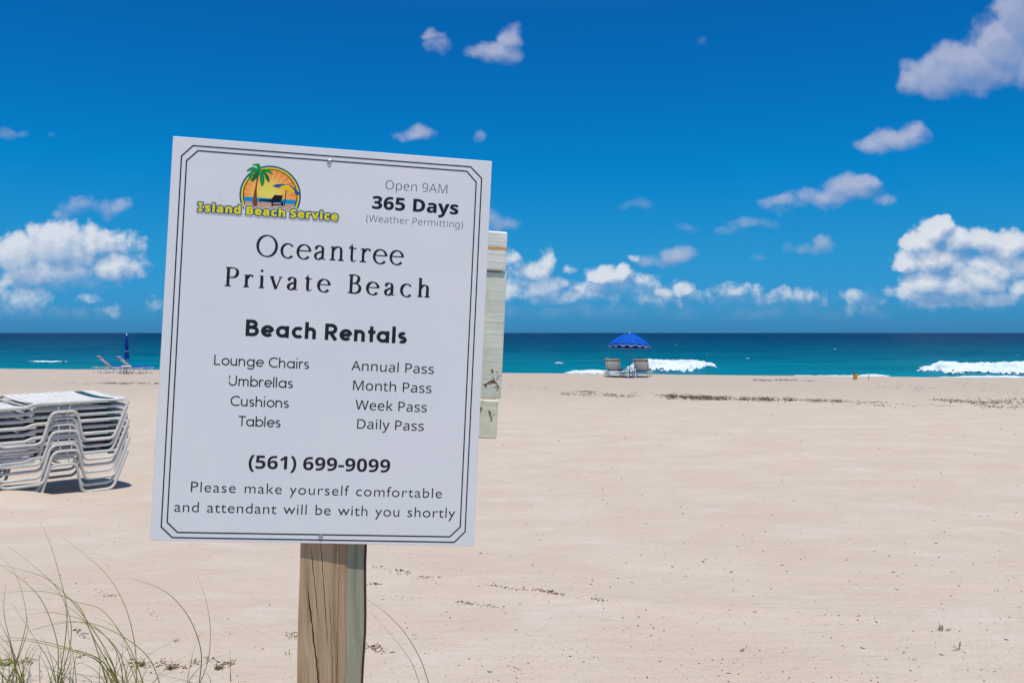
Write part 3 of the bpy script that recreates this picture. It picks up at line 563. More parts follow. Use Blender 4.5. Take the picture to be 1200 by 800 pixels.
GL = json.loads('{"reg":{"(":[201,[[126,-106,106,-82,89,-56,74,-30,61,-1,51,28,42,58,35,89,31,120,28,152,27,184,28,217,31,249,35,280,42,311,51,342,61,372,74,401,89,428,106,454,126,480,181,480,163,454,147,427,133,399,121,370,110,340,102,310,95,279,90,248,88,216,87,185,88,154,90,123,95,92,102,62,110,32,121,2,133,-26,147,-54,163,-80,181,-106]]],")":[201,[[21,-106,38,-80,54,-54,68,-26,81,2,91,32,100,62,106,92,111,123,114,154,115,185,114,216,111,248,106,279,100,310,91,340,81,370,68,399,54,427,38,454,20,480,76,480,95,454,112,428,127,401,140,372,151,342,159,311,166,280,171,249,174,217,175,184,174,152,171,120,166,89,159,58,151,28,140,-1,127,-30,112,-56,95,-82,76,-106]]],"-":[216,[[27,154,27,206,189,206,189,154]]],"9":[384,[[129,-7,120,-7,109,-6,98,-5,87,-4,77,-2,69,0,69,50,87,46,106,43,128,42,157,43,183,49,205,57,224,69,240,83,254,99,265,118,274,138,280,161,285,185,288,209,289,235,285,235,274,221,260,207,243,196,222,187,199,181,171,179,133,184,99,196,72,217,50,246,38,282,34,324,36,356,42,385,53,411,67,433,85,452,106,467,130,478,157,484,187,486,216,484,244,476,269,463,292,445,312,422,328,393,335,374,341,352,346,328,348,302,349,275,348,240,345,206,340,173,332,141,322,110,307,82,289,57,267,35,240,17,208,4,171,-4],[184,226,205,227,223,231,240,239,254,248,266,259,276,272,284,286,288,299,289,314,288,333,284,352,278,371,269,388,258,404,244,418,227,428,208,434,187,437,161,433,138,424,119,409,104,387,95,359,92,325,95,296,102,272,115,252,132,237,155,229]]],"A":[429,[[0,0,187,482,242,482,428,0,366,0,308,148,118,148,61,0],[138,202,290,202,236,347,235,352,233,358,230,367,221,396,218,405,216,413,214,419,203,378,199,366,196,356,193,347]]],"D":[490,[[65,0,65,480,213,480,241,478,268,475,293,470,316,462,338,453,371,432,398,406,420,374,431,352,439,328,445,302,448,274,449,244,447,198,439,157,425,120,407,88,383,61,355,39,322,22,285,10,244,2,199,0],[126,52,191,52,261,59,315,82,354,120,378,174,385,242,384,279,378,311,368,339,355,363,338,383,318,399,294,412,267,421,237,426,204,428,126,428]]],"M":[609,[[65,0,65,480,154,480,302,87,305,87,455,480,544,480,544,0,484,0,484,295,486,364,487,385,488,404,489,420,486,420,326,0,277,0,119,420,116,420,117,405,119,386,120,364,121,291,121,0]]],"O":[525,[[263,-7,234,-5,207,-2,182,4,159,13,139,24,109,48,84,76,65,111,56,134,50,158,45,184,42,212,41,241,42,270,45,297,50,323,56,347,65,370,84,404,109,433,139,456,159,467,182,476,207,482,234,486,263,487,291,486,317,482,341,476,364,467,384,456,414,433,439,405,458,370,467,347,474,323,480,297,483,269,484,240,483,211,480,184,474,158,467,133,458,110,439,76,414,47,384,24,364,13,341,4,317,-2,291,-5],[263,46,294,48,321,54,345,64,365,79,382,98,396,120,406,146,414,174,418,206,420,240,418,275,414,307,406,335,396,360,382,382,365,401,345,415,321,426,294,432,263,434,232,432,205,426,181,415,161,401,143,382,129,360,119,335,111,307,106,275,105,240,106,206,111,174,119,146,129,120,143,98,160,79,181,64,204,54,232,48]]],"P":[406,[[65,0,65,480,192,480,228,478,259,474,287,466,310,456,329,443,353,415,367,380,372,338,370,313,364,288,354,264,340,243,320,224,294,208,263,196,225,189,181,187,126,187,126,0],[126,238,174,238,216,241,250,248,276,261,295,279,306,304,310,336,306,364,296,387,280,405,257,418,225,425,187,428,126,428]]],"W":[625,[[135,0,8,480,71,480,146,187,160,127,163,108,166,90,169,73,171,91,175,110,179,130,194,190,279,480,341,480,429,188,445,127,449,107,453,89,455,73,458,90,461,108,465,127,479,187,553,480,616,480,488,0,427,0,334,314,323,353,320,366,317,377,314,388,312,397,311,404,310,409,309,401,306,389,303,372,287,312,196,0]]],"a":[377,[[144,-7,114,-4,86,5,63,19,45,40,34,67,31,100,36,133,50,161,73,183,92,194,114,202,140,209,170,213,203,215,265,217,265,238,262,265,256,286,245,301,230,311,212,316,190,318,172,317,154,315,136,310,120,304,104,298,89,291,71,335,87,343,106,350,126,357,148,362,170,365,193,366,233,363,266,353,291,337,308,314,319,283,322,245,322,0,279,0,268,51,265,51,249,33,233,19,216,7,196,0,173,-5],[158,41,187,44,212,52,234,66,251,86,261,112,264,144,264,176,211,174,171,170,140,163,118,152,103,138,95,121,92,99,94,81,100,66,110,55,124,47,140,43]]],"e":[379,[[210,-7,177,-4,147,3,120,14,96,30,75,51,59,76,47,106,39,140,37,177,39,215,46,249,57,279,72,305,90,326,112,344,138,357,166,364,196,367,226,364,252,358,276,347,296,331,313,312,327,290,337,264,343,235,345,204,345,169,98,169,102,131,113,100,129,76,152,58,180,47,213,44,235,44,255,46,274,50,292,55,310,61,328,69,328,17,310,9,292,4,274,-1,255,-4,234,-6],[99,216,283,216,280,244,273,269,262,290,245,306,223,315,195,318,169,315,147,306,129,291,114,271,105,245]]],"g":[413,[[195,-161,164,-160,136,-158,110,-153,86,-147,65,-138,65,-84,87,-94,112,-102,138,-108,167,-111,198,-112,227,-109,251,-100,271,-85,286,-65,295,-40,298,-11,298,3,298,10,298,17,298,27,299,36,299,43,300,48,297,48,281,28,262,13,239,2,214,-5,185,-7,142,-1,106,15,76,42,62,63,51,88,43,115,39,146,37,179,39,212,43,242,51,270,62,294,76,316,106,344,142,361,185,367,208,365,229,361,249,353,267,343,283,329,298,312,301,312,309,360,356,360,356,-6,354,-35,350,-62,342,-85,331,-105,317,-122,299,-136,278,-147,254,-155,226,-160],[194,42,227,45,253,55,273,71,287,94,295,126,298,165,298,179,295,224,287,259,273,285,252,303,226,313,193,317,165,313,142,301,123,281,109,254,101,220,98,179,101,138,109,104,123,77,141,57,165,46]]],"h":[415,[[57,0,57,510,116,510,116,361,116,343,115,326,113,310,117,310,130,327,146,341,164,352,185,360,206,364,229,366,269,363,302,352,328,335,346,310,357,276,361,234,361,0,302,0,302,230,293,278,266,307,222,317,186,313,158,302,139,283,126,257,119,225,116,186,116,0]]],"i":[173,[[87,420,78,421,70,424,62,429,57,436,54,446,52,457,54,469,57,479,62,486,70,491,78,494,87,495,96,494,104,491,111,486,117,479,120,469,122,457,120,446,117,436,111,429,104,424,96,421],[57,0,57,360,116,360,116,0]]],"k":[359,[[57,0,57,510,116,510,116,244,115,236,115,226,115,216,114,204,114,194,113,185,116,185,119,189,123,195,128,201,144,221,149,228,154,234,158,238,273,360,343,360,197,206,353,0,281,0,156,168,116,132,116,0]]],"l":[173,[[57,0,57,510,116,510,116,0]]],"m":[628,[[57,0,57,360,105,360,113,311,117,311,129,328,144,342,162,353,182,361,202,365,223,367,254,364,281,357,303,345,321,328,333,306,336,306,350,325,366,340,386,352,407,360,429,365,452,367,489,363,520,353,543,335,560,310,570,277,574,234,574,0,515,0,515,232,507,279,483,308,442,317,410,314,385,304,367,287,355,264,347,234,345,199,345,0,286,0,286,232,278,279,253,308,212,317,180,313,155,302,137,283,125,258,118,226,116,187,116,0]]],"n":[415,[[57,0,57,360,105,360,113,311,117,311,130,328,146,342,165,353,186,361,208,365,230,367,270,363,302,353,328,335,346,310,357,277,361,234,361,0,302,0,302,230,293,278,266,307,222,317,186,313,158,302,139,283,126,258,119,226,116,187,116,0]]],"o":[406,[[202,-7,172,-4,143,3,117,15,94,32,75,53,58,79,46,109,39,143,37,181,39,215,44,246,53,273,66,297,82,318,101,336,123,349,148,359,175,365,204,367,236,364,264,357,290,345,314,328,333,307,349,282,361,252,368,218,370,181,368,147,363,116,354,88,341,64,325,42,305,25,283,11,259,1,232,-5],[203,42,237,46,263,59,283,80,298,107,306,141,309,181,306,220,298,253,283,281,263,301,236,313,203,317,169,313,143,301,123,281,109,253,101,220,98,181,101,141,109,107,123,80,143,59,170,46]]],"p":[413,[[57,-161,57,360,105,360,113,311,116,311,128,326,142,339,158,351,178,360,201,365,228,367,270,362,305,346,335,320,350,300,361,276,370,248,374,216,376,181,374,146,370,114,361,86,350,62,335,41,305,14,269,-1,228,-7,202,-5,179,0,159,9,142,20,128,32,116,46,112,46,113,37,114,28,115,17,116,6,116,-4,116,-13,116,-161],[219,42,240,44,258,50,273,60,286,74,296,90,305,110,310,132,314,155,315,181,312,220,304,253,291,280,272,301,248,313,218,317,185,314,159,303,140,286,127,262,119,231,116,192,116,181,119,140,126,106,138,78,157,58,184,46]]],"r":[277,[[57,0,57,360,105,360,112,294,115,294,128,313,143,330,160,345,179,357,201,364,225,367,232,367,239,366,247,366,254,365,261,364,267,363,260,308,254,310,248,311,241,312,234,312,227,313,221,313,203,311,186,306,169,298,154,286,141,272,131,256,123,236,118,215,116,192,116,0]]],"s":[322,[[148,-7,124,-6,102,-4,83,-1,66,4,50,9,35,16,35,70,50,63,68,56,87,50,107,45,128,42,149,41,176,43,198,47,214,55,225,66,232,79,234,94,234,103,231,111,227,118,221,125,212,133,200,140,186,147,168,155,146,164,124,173,104,182,86,191,71,200,58,211,48,223,40,237,36,253,34,271,38,299,51,323,72,342,99,356,132,364,169,367,191,366,211,364,231,360,249,355,267,350,284,343,264,296,248,301,233,307,216,312,200,315,183,318,165,318,143,317,124,313,110,307,99,298,93,287,91,275,92,265,95,257,99,249,107,243,116,236,129,229,144,222,162,215,183,206,205,198,225,189,242,180,257,170,269,159,279,147,286,133,290,118,291,99,287,67,274,41,253,20,224,5,189,-4]]],"t":[242,[[167,-7,149,-6,132,-2,115,3,100,11,87,22,77,37,68,55,63,78,62,105,62,314,11,314,11,343,62,366,86,443,121,443,121,360,225,360,225,314,121,314,121,106,123,86,128,70,137,57,148,49,162,43,177,42,186,42,196,43,205,44,214,46,221,47,228,49,228,4,221,1,212,-1,201,-4,189,-5,178,-6]]],"u":[415,[[184,-7,144,-3,111,7,86,25,68,49,57,83,53,124,53,360,113,360,113,128,122,81,148,52,193,42,229,46,256,57,276,76,289,102,296,134,299,173,299,360,358,360,358,0,310,0,301,48,298,48,285,31,269,17,250,6,229,-1,207,-5]]],"y":[343,[[56,-161,46,-161,37,-160,28,-160,21,-158,14,-157,7,-156,7,-109,13,-110,19,-111,25,-111,32,-112,40,-113,47,-113,66,-111,83,-105,97,-95,108,-82,118,-67,127,-49,146,-1,1,360,64,360,142,155,160,104,165,88,169,72,172,57,175,57,178,69,182,84,187,101,206,156,279,360,343,360,187,-50,174,-81,157,-108,139,-131,116,-148,89,-158]]]},"bold":{"-":[216,[[27,154,27,206,189,206,189,154]]],"0":[384,[[191,-7,159,-4,130,4,104,17,82,35,64,59,50,87,39,119,31,155,26,196,24,240,25,270,27,298,30,325,34,350,40,373,53,407,71,435,93,457,121,474,153,484,191,487,224,484,253,476,278,463,300,445,318,422,333,394,345,361,353,325,358,284,359,240,359,210,357,182,353,155,349,130,343,107,330,74,312,45,290,23,263,6,230,-3],[191,75,214,80,231,93,244,116,249,134,253,156,256,180,258,208,259,240,258,271,256,299,253,324,249,345,244,363,231,386,214,400,191,405,169,400,151,386,139,363,134,345,130,324,127,299,125,271,125,240,125,209,127,181,130,156,134,135,139,117,151,94,169,80]]],"1":[384,[[176,0,176,277,176,290,176,305,177,323,178,341,178,358,179,373,176,369,171,365,164,358,157,352,150,345,144,340,89,296,40,357,194,480,277,480,277,0]]],"3":[384,[[164,-7,133,-6,104,-3,77,3,50,10,26,19,26,105,46,96,68,88,90,82,112,77,133,75,153,74,186,76,211,82,229,93,241,107,249,125,251,146,250,158,247,170,241,180,233,188,221,195,206,200,187,204,163,207,136,208,99,208,99,285,136,285,164,286,186,289,204,294,218,300,228,308,235,317,240,327,243,338,244,350,242,366,237,379,228,390,215,398,198,403,175,404,153,403,134,399,116,393,100,385,86,377,73,369,26,439,46,452,68,463,92,473,119,480,149,485,183,486,211,485,237,481,260,475,281,467,300,456,324,434,338,406,343,372,340,341,330,315,313,293,292,275,267,262,240,253,240,251,275,244,304,232,327,216,344,195,354,169,357,140,355,113,348,88,337,65,321,44,300,27,274,12,243,2,206,-5]]],"5":[384,[[162,-7,137,-6,114,-4,91,0,70,5,50,12,33,19,33,107,51,99,71,91,93,85,116,80,137,77,158,76,186,78,209,84,227,94,241,109,249,128,251,152,247,178,236,198,217,213,190,221,155,224,142,224,129,223,116,221,103,218,92,216,83,214,42,235,60,480,320,480,320,394,149,394,140,300,148,301,156,303,165,304,175,305,187,306,201,306,230,304,256,299,279,289,301,277,319,260,333,240,344,217,351,191,353,161,351,131,346,104,336,79,322,57,305,38,284,22,259,9,230,0,198,-5]]],"6":[384,[[199,-7,167,-4,138,3,110,16,86,33,64,57,47,85,39,105,32,126,27,150,24,176,24,203,24,231,26,258,30,285,35,312,42,337,51,362,62,385,76,406,93,425,113,443,136,457,162,469,192,478,226,483,264,485,274,485,285,484,297,484,309,483,319,482,328,480,328,399,320,401,310,403,301,404,271,406,234,404,203,397,178,387,159,373,143,355,132,334,125,310,119,284,117,256,121,256,131,271,144,284,160,296,178,304,200,310,225,312,264,307,298,294,325,272,346,242,358,205,362,160,360,130,355,103,346,78,334,57,318,38,299,22,278,9,254,0,228,-5],[197,75,215,77,231,84,245,95,256,111,262,132,264,158,262,180,257,198,248,214,235,225,219,231,199,234,185,233,172,229,160,224,149,217,141,208,134,199,128,188,125,178,124,167,125,153,128,138,132,124,139,111,147,99,157,89,169,81,182,76]]],"9":[384,[[120,-7,110,-7,99,-6,87,-6,75,-5,64,-4,55,-2,55,79,83,75,113,73,150,75,180,81,205,92,225,106,240,124,251,144,259,168,264,194,267,222,263,222,252,207,240,194,225,183,207,174,184,168,156,167,118,171,86,184,58,206,38,236,26,274,21,318,23,348,29,375,37,400,50,421,65,441,84,457,106,469,130,478,156,483,185,485,216,482,246,475,273,462,298,445,319,422,336,393,345,374,352,352,356,328,359,302,360,275,359,247,357,220,354,193,349,167,342,141,333,117,321,93,307,72,290,53,271,35,248,21,221,9,191,0,157,-5],[185,244,199,246,212,249,224,255,234,262,243,270,250,280,255,290,258,300,259,311,258,326,256,340,251,355,245,368,237,380,227,390,215,398,202,402,187,404,168,401,152,395,138,383,128,367,122,346,120,320,121,298,127,280,136,265,148,253,165,247]]],"B":[451,[[60,0,60,480,210,480,246,478,279,475,308,470,333,462,355,453,382,430,398,399,404,358,401,332,395,309,384,289,370,272,352,261,330,255,330,251,345,247,360,242,373,234,385,225,396,213,404,199,411,183,414,162,416,139,410,99,395,65,369,37,349,24,326,13,300,6,271,1,240,0],[162,289,221,289,247,291,268,296,282,304,292,314,298,328,300,345,297,361,291,374,279,384,263,391,242,395,216,396,162,396],[162,84,228,84,256,86,277,92,292,102,302,115,308,131,310,149,308,166,302,180,292,192,276,202,254,207,225,209,162,209]]],"D":[497,[[60,0,60,480,211,480,240,478,268,475,294,470,319,462,342,453,376,432,404,406,427,374,438,352,447,328,453,302,457,274,458,244,455,198,447,157,433,120,414,88,389,61,359,39,325,22,287,10,244,2,196,0],[162,84,206,84,258,90,300,109,329,141,347,185,353,242,351,272,347,299,340,322,330,342,318,359,291,380,257,392,216,396,162,396]]],"I":[261,[[21,0,21,58,80,85,80,395,21,422,21,480,240,480,240,422,181,395,181,85,240,58,240,0]]],"S":[370,[[167,-7,137,-6,108,-2,81,4,55,12,31,22,31,117,102,90,126,83,150,79,175,77,197,79,215,84,228,92,237,102,242,114,244,128,241,145,232,160,217,172,198,183,176,195,150,207,139,212,127,218,114,225,101,233,89,243,77,253,66,265,56,279,48,293,41,310,38,329,36,350,41,390,56,423,80,450,99,463,120,473,144,480,170,485,199,486,223,485,247,482,270,478,293,471,317,463,341,453,308,373,287,382,267,389,249,394,232,398,214,401,195,402,178,400,163,396,151,388,143,378,137,367,136,353,138,337,146,324,158,313,176,302,199,290,226,277,250,265,271,253,289,241,305,227,318,212,329,196,337,178,342,157,343,133,338,93,323,59,297,31,277,18,254,7,228,-1,199,-5]]],"a":[406,[[142,-7,111,-4,84,6,60,22,43,44,32,73,28,109,33,145,46,174,69,196,87,206,109,214,133,220,161,224,192,226,256,228,256,244,254,262,249,276,241,287,229,294,215,299,199,300,181,299,164,297,146,292,129,287,112,281,95,273,62,341,83,351,105,359,128,365,152,370,177,373,203,374,248,371,286,360,316,342,338,317,351,285,355,244,355,0,285,0,266,50,263,50,247,32,231,17,214,7,194,-1,170,-5],[179,66,200,69,218,75,234,86,246,100,253,118,256,140,256,170,217,169,188,166,166,160,150,151,139,139,133,125,131,109,132,95,137,84,144,76,154,71,166,68]]],"c":[345,[[201,-7,170,-5,142,1,117,10,94,22,75,39,59,59,46,83,37,112,32,144,30,181,33,223,40,260,53,291,70,317,91,337,117,353,145,364,176,371,210,373,234,373,256,370,276,366,293,361,310,355,324,349,295,271,279,277,265,282,251,287,237,290,224,292,210,293,182,288,160,275,145,253,135,222,132,182,135,148,141,121,153,101,168,86,187,77,210,75,230,75,249,78,266,83,282,89,298,97,313,106,313,21,297,12,281,5,265,0,247,-4,226,-6]]],"d":[425,[[169,-7,130,-1,97,15,69,41,55,62,44,87,36,115,32,147,30,183,32,218,36,251,44,279,55,304,69,325,98,352,132,368,171,373,196,372,218,367,236,358,252,347,266,334,277,320,280,320,279,328,277,338,275,351,274,365,273,379,273,393,273,510,373,510,373,0,296,0,277,48,273,48,262,33,248,20,233,9,215,0,193,-5],[203,73,228,76,248,84,262,98,271,117,277,141,279,171,279,182,278,215,272,242,263,264,249,280,229,289,202,292,182,289,165,279,150,264,140,242,134,214,132,181,134,148,140,121,150,100,165,85,182,76]]],"e":[397,[[218,-7,183,-4,151,2,121,14,95,30,73,50,54,76,41,106,33,141,30,181,33,221,40,257,52,288,69,314,89,335,113,352,140,364,170,371,203,373,233,372,259,366,283,358,305,346,324,330,340,311,352,290,361,265,366,237,368,207,368,158,132,158,135,132,143,110,157,92,175,79,197,71,223,68,246,69,267,71,287,75,307,80,327,88,347,97,347,19,329,11,310,5,290,0,269,-4,245,-6],[134,225,274,225,272,246,266,265,257,280,243,293,226,300,204,302,186,300,170,294,156,283,145,269,138,249]]],"h":[441,[[52,0,52,510,152,510,152,406,151,355,150,340,149,328,148,320,153,320,166,337,181,350,198,361,217,368,238,372,259,373,296,370,328,359,355,342,375,316,387,282,391,239,391,0,291,0,291,214,284,258,265,285,232,293,205,290,184,280,170,262,160,238,154,209,152,173,152,0]]],"i":[205,[[103,412,88,414,75,417,64,423,55,432,50,445,48,461,50,478,55,491,64,500,75,506,88,509,103,510,117,509,130,506,141,500,150,491,155,478,157,461,155,445,150,432,141,423,130,417,117,414],[52,0,52,367,152,367,152,0]]],"l":[205,[[52,0,52,510,152,510,152,0]]],"n":[441,[[52,0,52,367,129,367,142,320,148,320,161,337,177,350,196,361,217,368,238,372,261,373,297,370,329,359,355,342,375,316,387,282,391,239,391,0,291,0,291,214,289,238,285,258,277,274,265,285,250,291,232,293,204,290,184,280,169,262,160,238,154,209,152,173,152,0]]],"r":[305,[[52,0,52,367,128,367,143,305,148,305,160,323,175,339,192,353,212,364,234,371,257,373,262,373,268,373,275,373,281,372,286,372,291,371,283,277,280,278,275,278,270,279,264,280,259,280,254,280,237,279,221,276,205,271,190,264,178,254,167,242,159,227,154,208,152,187,152,0]]],"s":[334,[[152,-7,127,-6,106,-4,86,-2,68,2,49,8,31,15,31,97,51,89,72,82,95,75,117,70,137,67,155,66,173,67,187,70,197,75,204,82,208,89,210,98,209,104,207,110,204,115,200,120,193,126,183,132,169,138,152,146,130,156,109,166,90,175,74,185,60,195,49,207,41,220,35,235,31,252,30,271,35,303,48,328,70,348,99,362,134,371,175,373,198,373,219,370,240,367,261,361,283,354,304,345,274,273,256,280,239,286,223,292,207,296,190,299,174,300,149,297,135,289,130,275,130,270,132,264,135,260,140,255,148,250,157,244,170,238,186,231,206,223,226,214,244,206,261,196,275,187,286,175,296,162,303,147,307,129,308,109,304,75,291,46,269,23,252,12,231,4,208,-2,181,-6]]],"v":[382,[[140,0,0,367,105,367,175,158,185,119,187,106,189,94,189,83,192,83,195,107,200,132,207,158,277,367,382,367,242,0]]],"y":[382,[[74,-161,63,-161,53,-160,45,-160,37,-158,29,-157,23,-156,23,-77,28,-77,34,-78,41,-79,48,-80,55,-80,62,-81,82,-78,99,-72,112,-61,124,-48,133,-32,140,-15,146,3,0,367,109,367,179,161,182,151,185,140,187,130,191,97,193,97,194,108,196,119,198,130,207,161,275,367,382,367,227,-47,211,-82,191,-110,166,-133,138,-148,107,-158]]]},"gill":{"P":[510,[[70,682,70,0,168,0,168,295,270,295,355,305,419,331,465,373,491,425,500,486,492,548,467,602,424,644,363,672,283,682],[168,594,283,594,329,588,362,572,384,548,395,520,399,490,394,453,378,423,353,401,320,388,279,383,168,383]]],"a":[427,[[411,80,392,67,376,59,364,56,355,58,349,65,347,79,347,310,339,365,316,406,281,435,236,452,184,458,147,456,114,448,84,436,58,419,35,397,35,300,62,327,89,348,118,363,148,371,177,374,222,366,249,340,258,295,258,271,179,243,135,227,94,207,59,182,35,147,26,101,31,67,46,37,69,13,99,-3,136,-9,161,-7,185,-2,209,7,233,20,257,37,270,11,292,-4,325,-9,351,-6,377,5,411,26],[258,91,233,71,207,58,180,54,147,62,124,84,116,117,123,146,144,169,175,189,214,206,258,222]]],"b":[500,[[148,682,59,682,59,25,88,13,120,4,154,-3,190,-7,226,-9,309,2,375,33,425,83,455,150,466,234,457,307,430,369,389,416,335,447,272,458,246,456,220,452,196,444,172,432,148,417],[148,332,183,359,216,374,250,378,292,371,326,350,353,317,369,274,375,221,368,173,350,133,321,102,283,82,238,75,209,77,177,82,148,89]]],"c":[438,[[393,427,368,438,344,446,319,453,292,457,263,458,188,447,126,415,80,365,51,298,41,216,52,142,83,80,131,32,194,2,269,-9,298,-8,328,-4,356,2,382,9,403,17,403,105,377,94,353,86,329,80,307,76,284,75,233,82,191,101,159,131,139,173,132,224,138,275,157,317,186,349,224,369,269,376,292,375,315,370,339,362,364,350,393,332]]],"d":[510,[[451,682,362,682,362,440,328,450,298,456,268,458,194,447,133,417,85,370,55,308,44,235,54,155,82,90,127,41,188,11,262,0,451,0],[362,75,272,75,218,82,179,103,154,134,139,174,135,222,142,274,161,318,191,350,231,371,279,378,307,376,334,371,362,361]]],"e":[479,[[438,130,407,111,376,96,345,85,313,78,281,76,234,81,195,98,164,125,143,163,130,211,446,211,437,300,412,370,371,419,317,448,251,458,182,447,124,417,79,369,51,306,41,230,50,158,77,92,122,39,183,4,259,-9,302,-7,339,-1,374,10,406,25,438,44],[132,270,143,309,160,340,184,362,215,376,253,381,288,376,316,362,338,338,352,308,358,270]]],"f":[250,[[296,682,252,691,214,690,182,683,153,668,129,648,109,625,93,599,82,568,74,530,72,482,72,449,9,449,9,369,72,369,72,0,161,0,161,369,242,369,242,449,161,449,161,492,164,530,174,561,191,584,218,598,256,603,270,602,283,600,296,595]]],"h":[500,[[150,682,61,682,61,0,150,0,150,322,174,347,196,365,218,378,239,385,262,387,292,382,316,368,335,345,346,315,350,278,350,0,439,0,439,275,432,341,410,393,378,429,336,451,286,458,256,455,227,446,199,433,174,414,152,390,150,390]]],"i":[219,[[154,449,65,449,65,0,154,0],[163,585,156,612,137,631,110,638,83,631,64,612,57,585,64,558,83,539,110,532,137,539,156,558]]],"k":[479,[[460,449,354,449,155,229,380,0,500,0,268,229],[151,682,62,682,62,0,151,0]]],"l":[219,[[154,682,65,682,65,0,154,0]]],"m":[771,[[59,449,59,0,148,0,148,326,170,348,190,365,212,375,235,381,260,383,285,379,308,367,325,347,337,318,341,279,341,0,430,0,430,326,464,355,498,376,530,383,559,379,585,366,605,344,618,315,623,278,623,0,712,0,712,282,705,341,686,390,655,427,613,450,563,458,527,454,494,442,464,425,437,402,413,377,393,406,369,428,342,445,312,455,279,458,254,455,228,447,202,434,175,415,148,390,148,449]]],"n":[500,[[150,449,61,449,61,0,150,0,150,322,174,347,196,365,218,378,239,385,262,387,292,382,316,368,335,345,346,315,350,278,350,0,439,0,439,277,431,343,410,394,377,430,335,451,286,458,256,455,227,446,199,433,174,414,152,390,150,390]]],"o":[552,[[273,458,197,447,132,415,81,365,48,302,36,229,47,151,80,86,130,35,195,3,273,-9,354,2,421,34,472,84,505,150,516,229,504,304,471,367,419,416,352,447],[272,378,322,371,364,350,397,318,418,277,425,228,418,174,398,131,366,98,324,78,272,71,224,78,184,99,153,132,134,176,127,229,134,278,154,319,185,350,225,371]]],"r":[396,[[69,449,69,0,158,0,158,235,163,279,179,317,202,347,232,366,267,373,292,367,321,352,350,329,397,406,361,435,326,452,290,458,265,454,239,441,213,420,187,388,160,346,158,346,158,449]]],"s":[385,[[324,421,296,434,269,445,243,452,217,457,192,458,142,453,101,437,70,412,51,378,44,336,66,273,118,226,180,188,232,155,254,120,245,93,221,76,188,69,164,71,137,78,107,90,75,107,41,128,41,32,74,16,105,5,135,-3,165,-8,197,-9,245,-3,286,15,317,42,338,79,345,123,342,149,331,173,312,197,283,221,244,249,202,274,172,295,151,312,139,326,135,339,142,360,163,375,194,380,215,378,240,373,266,364,294,351,324,333]]],"t":[333,[[167,542,0,379,0,369,78,369,78,132,84,86,101,47,131,17,172,-2,224,-9,258,-5,297,6,332,21,332,104,297,86,263,75,231,71,203,77,178,98,167,139,167,369,309,369,309,449,167,449]]],"u":[500,[[437,0,437,449,348,449,348,128,330,106,309,88,288,75,265,68,241,65,208,69,182,82,164,102,153,130,149,164,149,449,60,449,60,170,67,108,88,58,121,21,164,-1,215,-9,242,-6,270,3,298,16,324,35,348,57,348,0]]],"w":[719,[[393,449,327,449,213,177,95,449,0,449,200,-9,228,-9,360,305,493,-9,521,-9,719,449,624,449,507,177]]],"y":[438,[[438,449,338,449,222,196,101,449,0,449,174,96,21,-230,120,-230]]]}}')
def outline_text(font, s_, d, up=0):
    """glyph outlines of a string, em units of 1000; d fattens (+) or thins (-) the letters"""
    out = []; x = 0
    for ch in s_:
        if ch == ' ': out.append(([], 0)); continue
        adv, conts = GL[font][ch]
        cs = [[(c[i], c[i + 1]) for i in range(0, len(c), 2)] for c in conts]
        big = max(cs, key=lambda c: abs(area(c))); sg = 1 if area(big) > 0 else -1
        cs = [c if sg > 0 else c[::-1] for c in cs]
        out.append(([offset(c, d) for c in cs], adv))
    return out
def outline_text2(s_):
    return [outline_text('reg' if ch in '()-' else 'bold', ch, 0)[0] for ch in s_]
def set_text(name, glyphs, space, capu, x0, x1, yb, cap, m_, parent, y=None):
    sc0 = cap / capu; pos = []; x = 0
    for g_, adv in glyphs:
        pos.append(x); x += adv if g_ else space
    lo_ = min(p[0] for p in sum(glyphs[0][0], [])); hi_ = max(p[0] for p in sum(glyphs[-1][0], [])) + pos[-1]
    sx = min(1.12, max(.92, (x1 - x0) / sc0 / (hi_ - lo_)))       # widen a little, the rest is letter spacing
    tr = ((x1 - x0) - (hi_ - lo_) * sc0 * sx) / max(1, len(glyphs) - 1)
    cont = [[(x0 + (p[0] + ps - lo_) * sc0 * sx + tr * i, yb + p[1] * sc0) for p in c] for i, ((g_, adv), ps) in enumerate(zip(glyphs, pos)) for c in g_]
    return poly_mesh(name, cont, m_, parent, y)
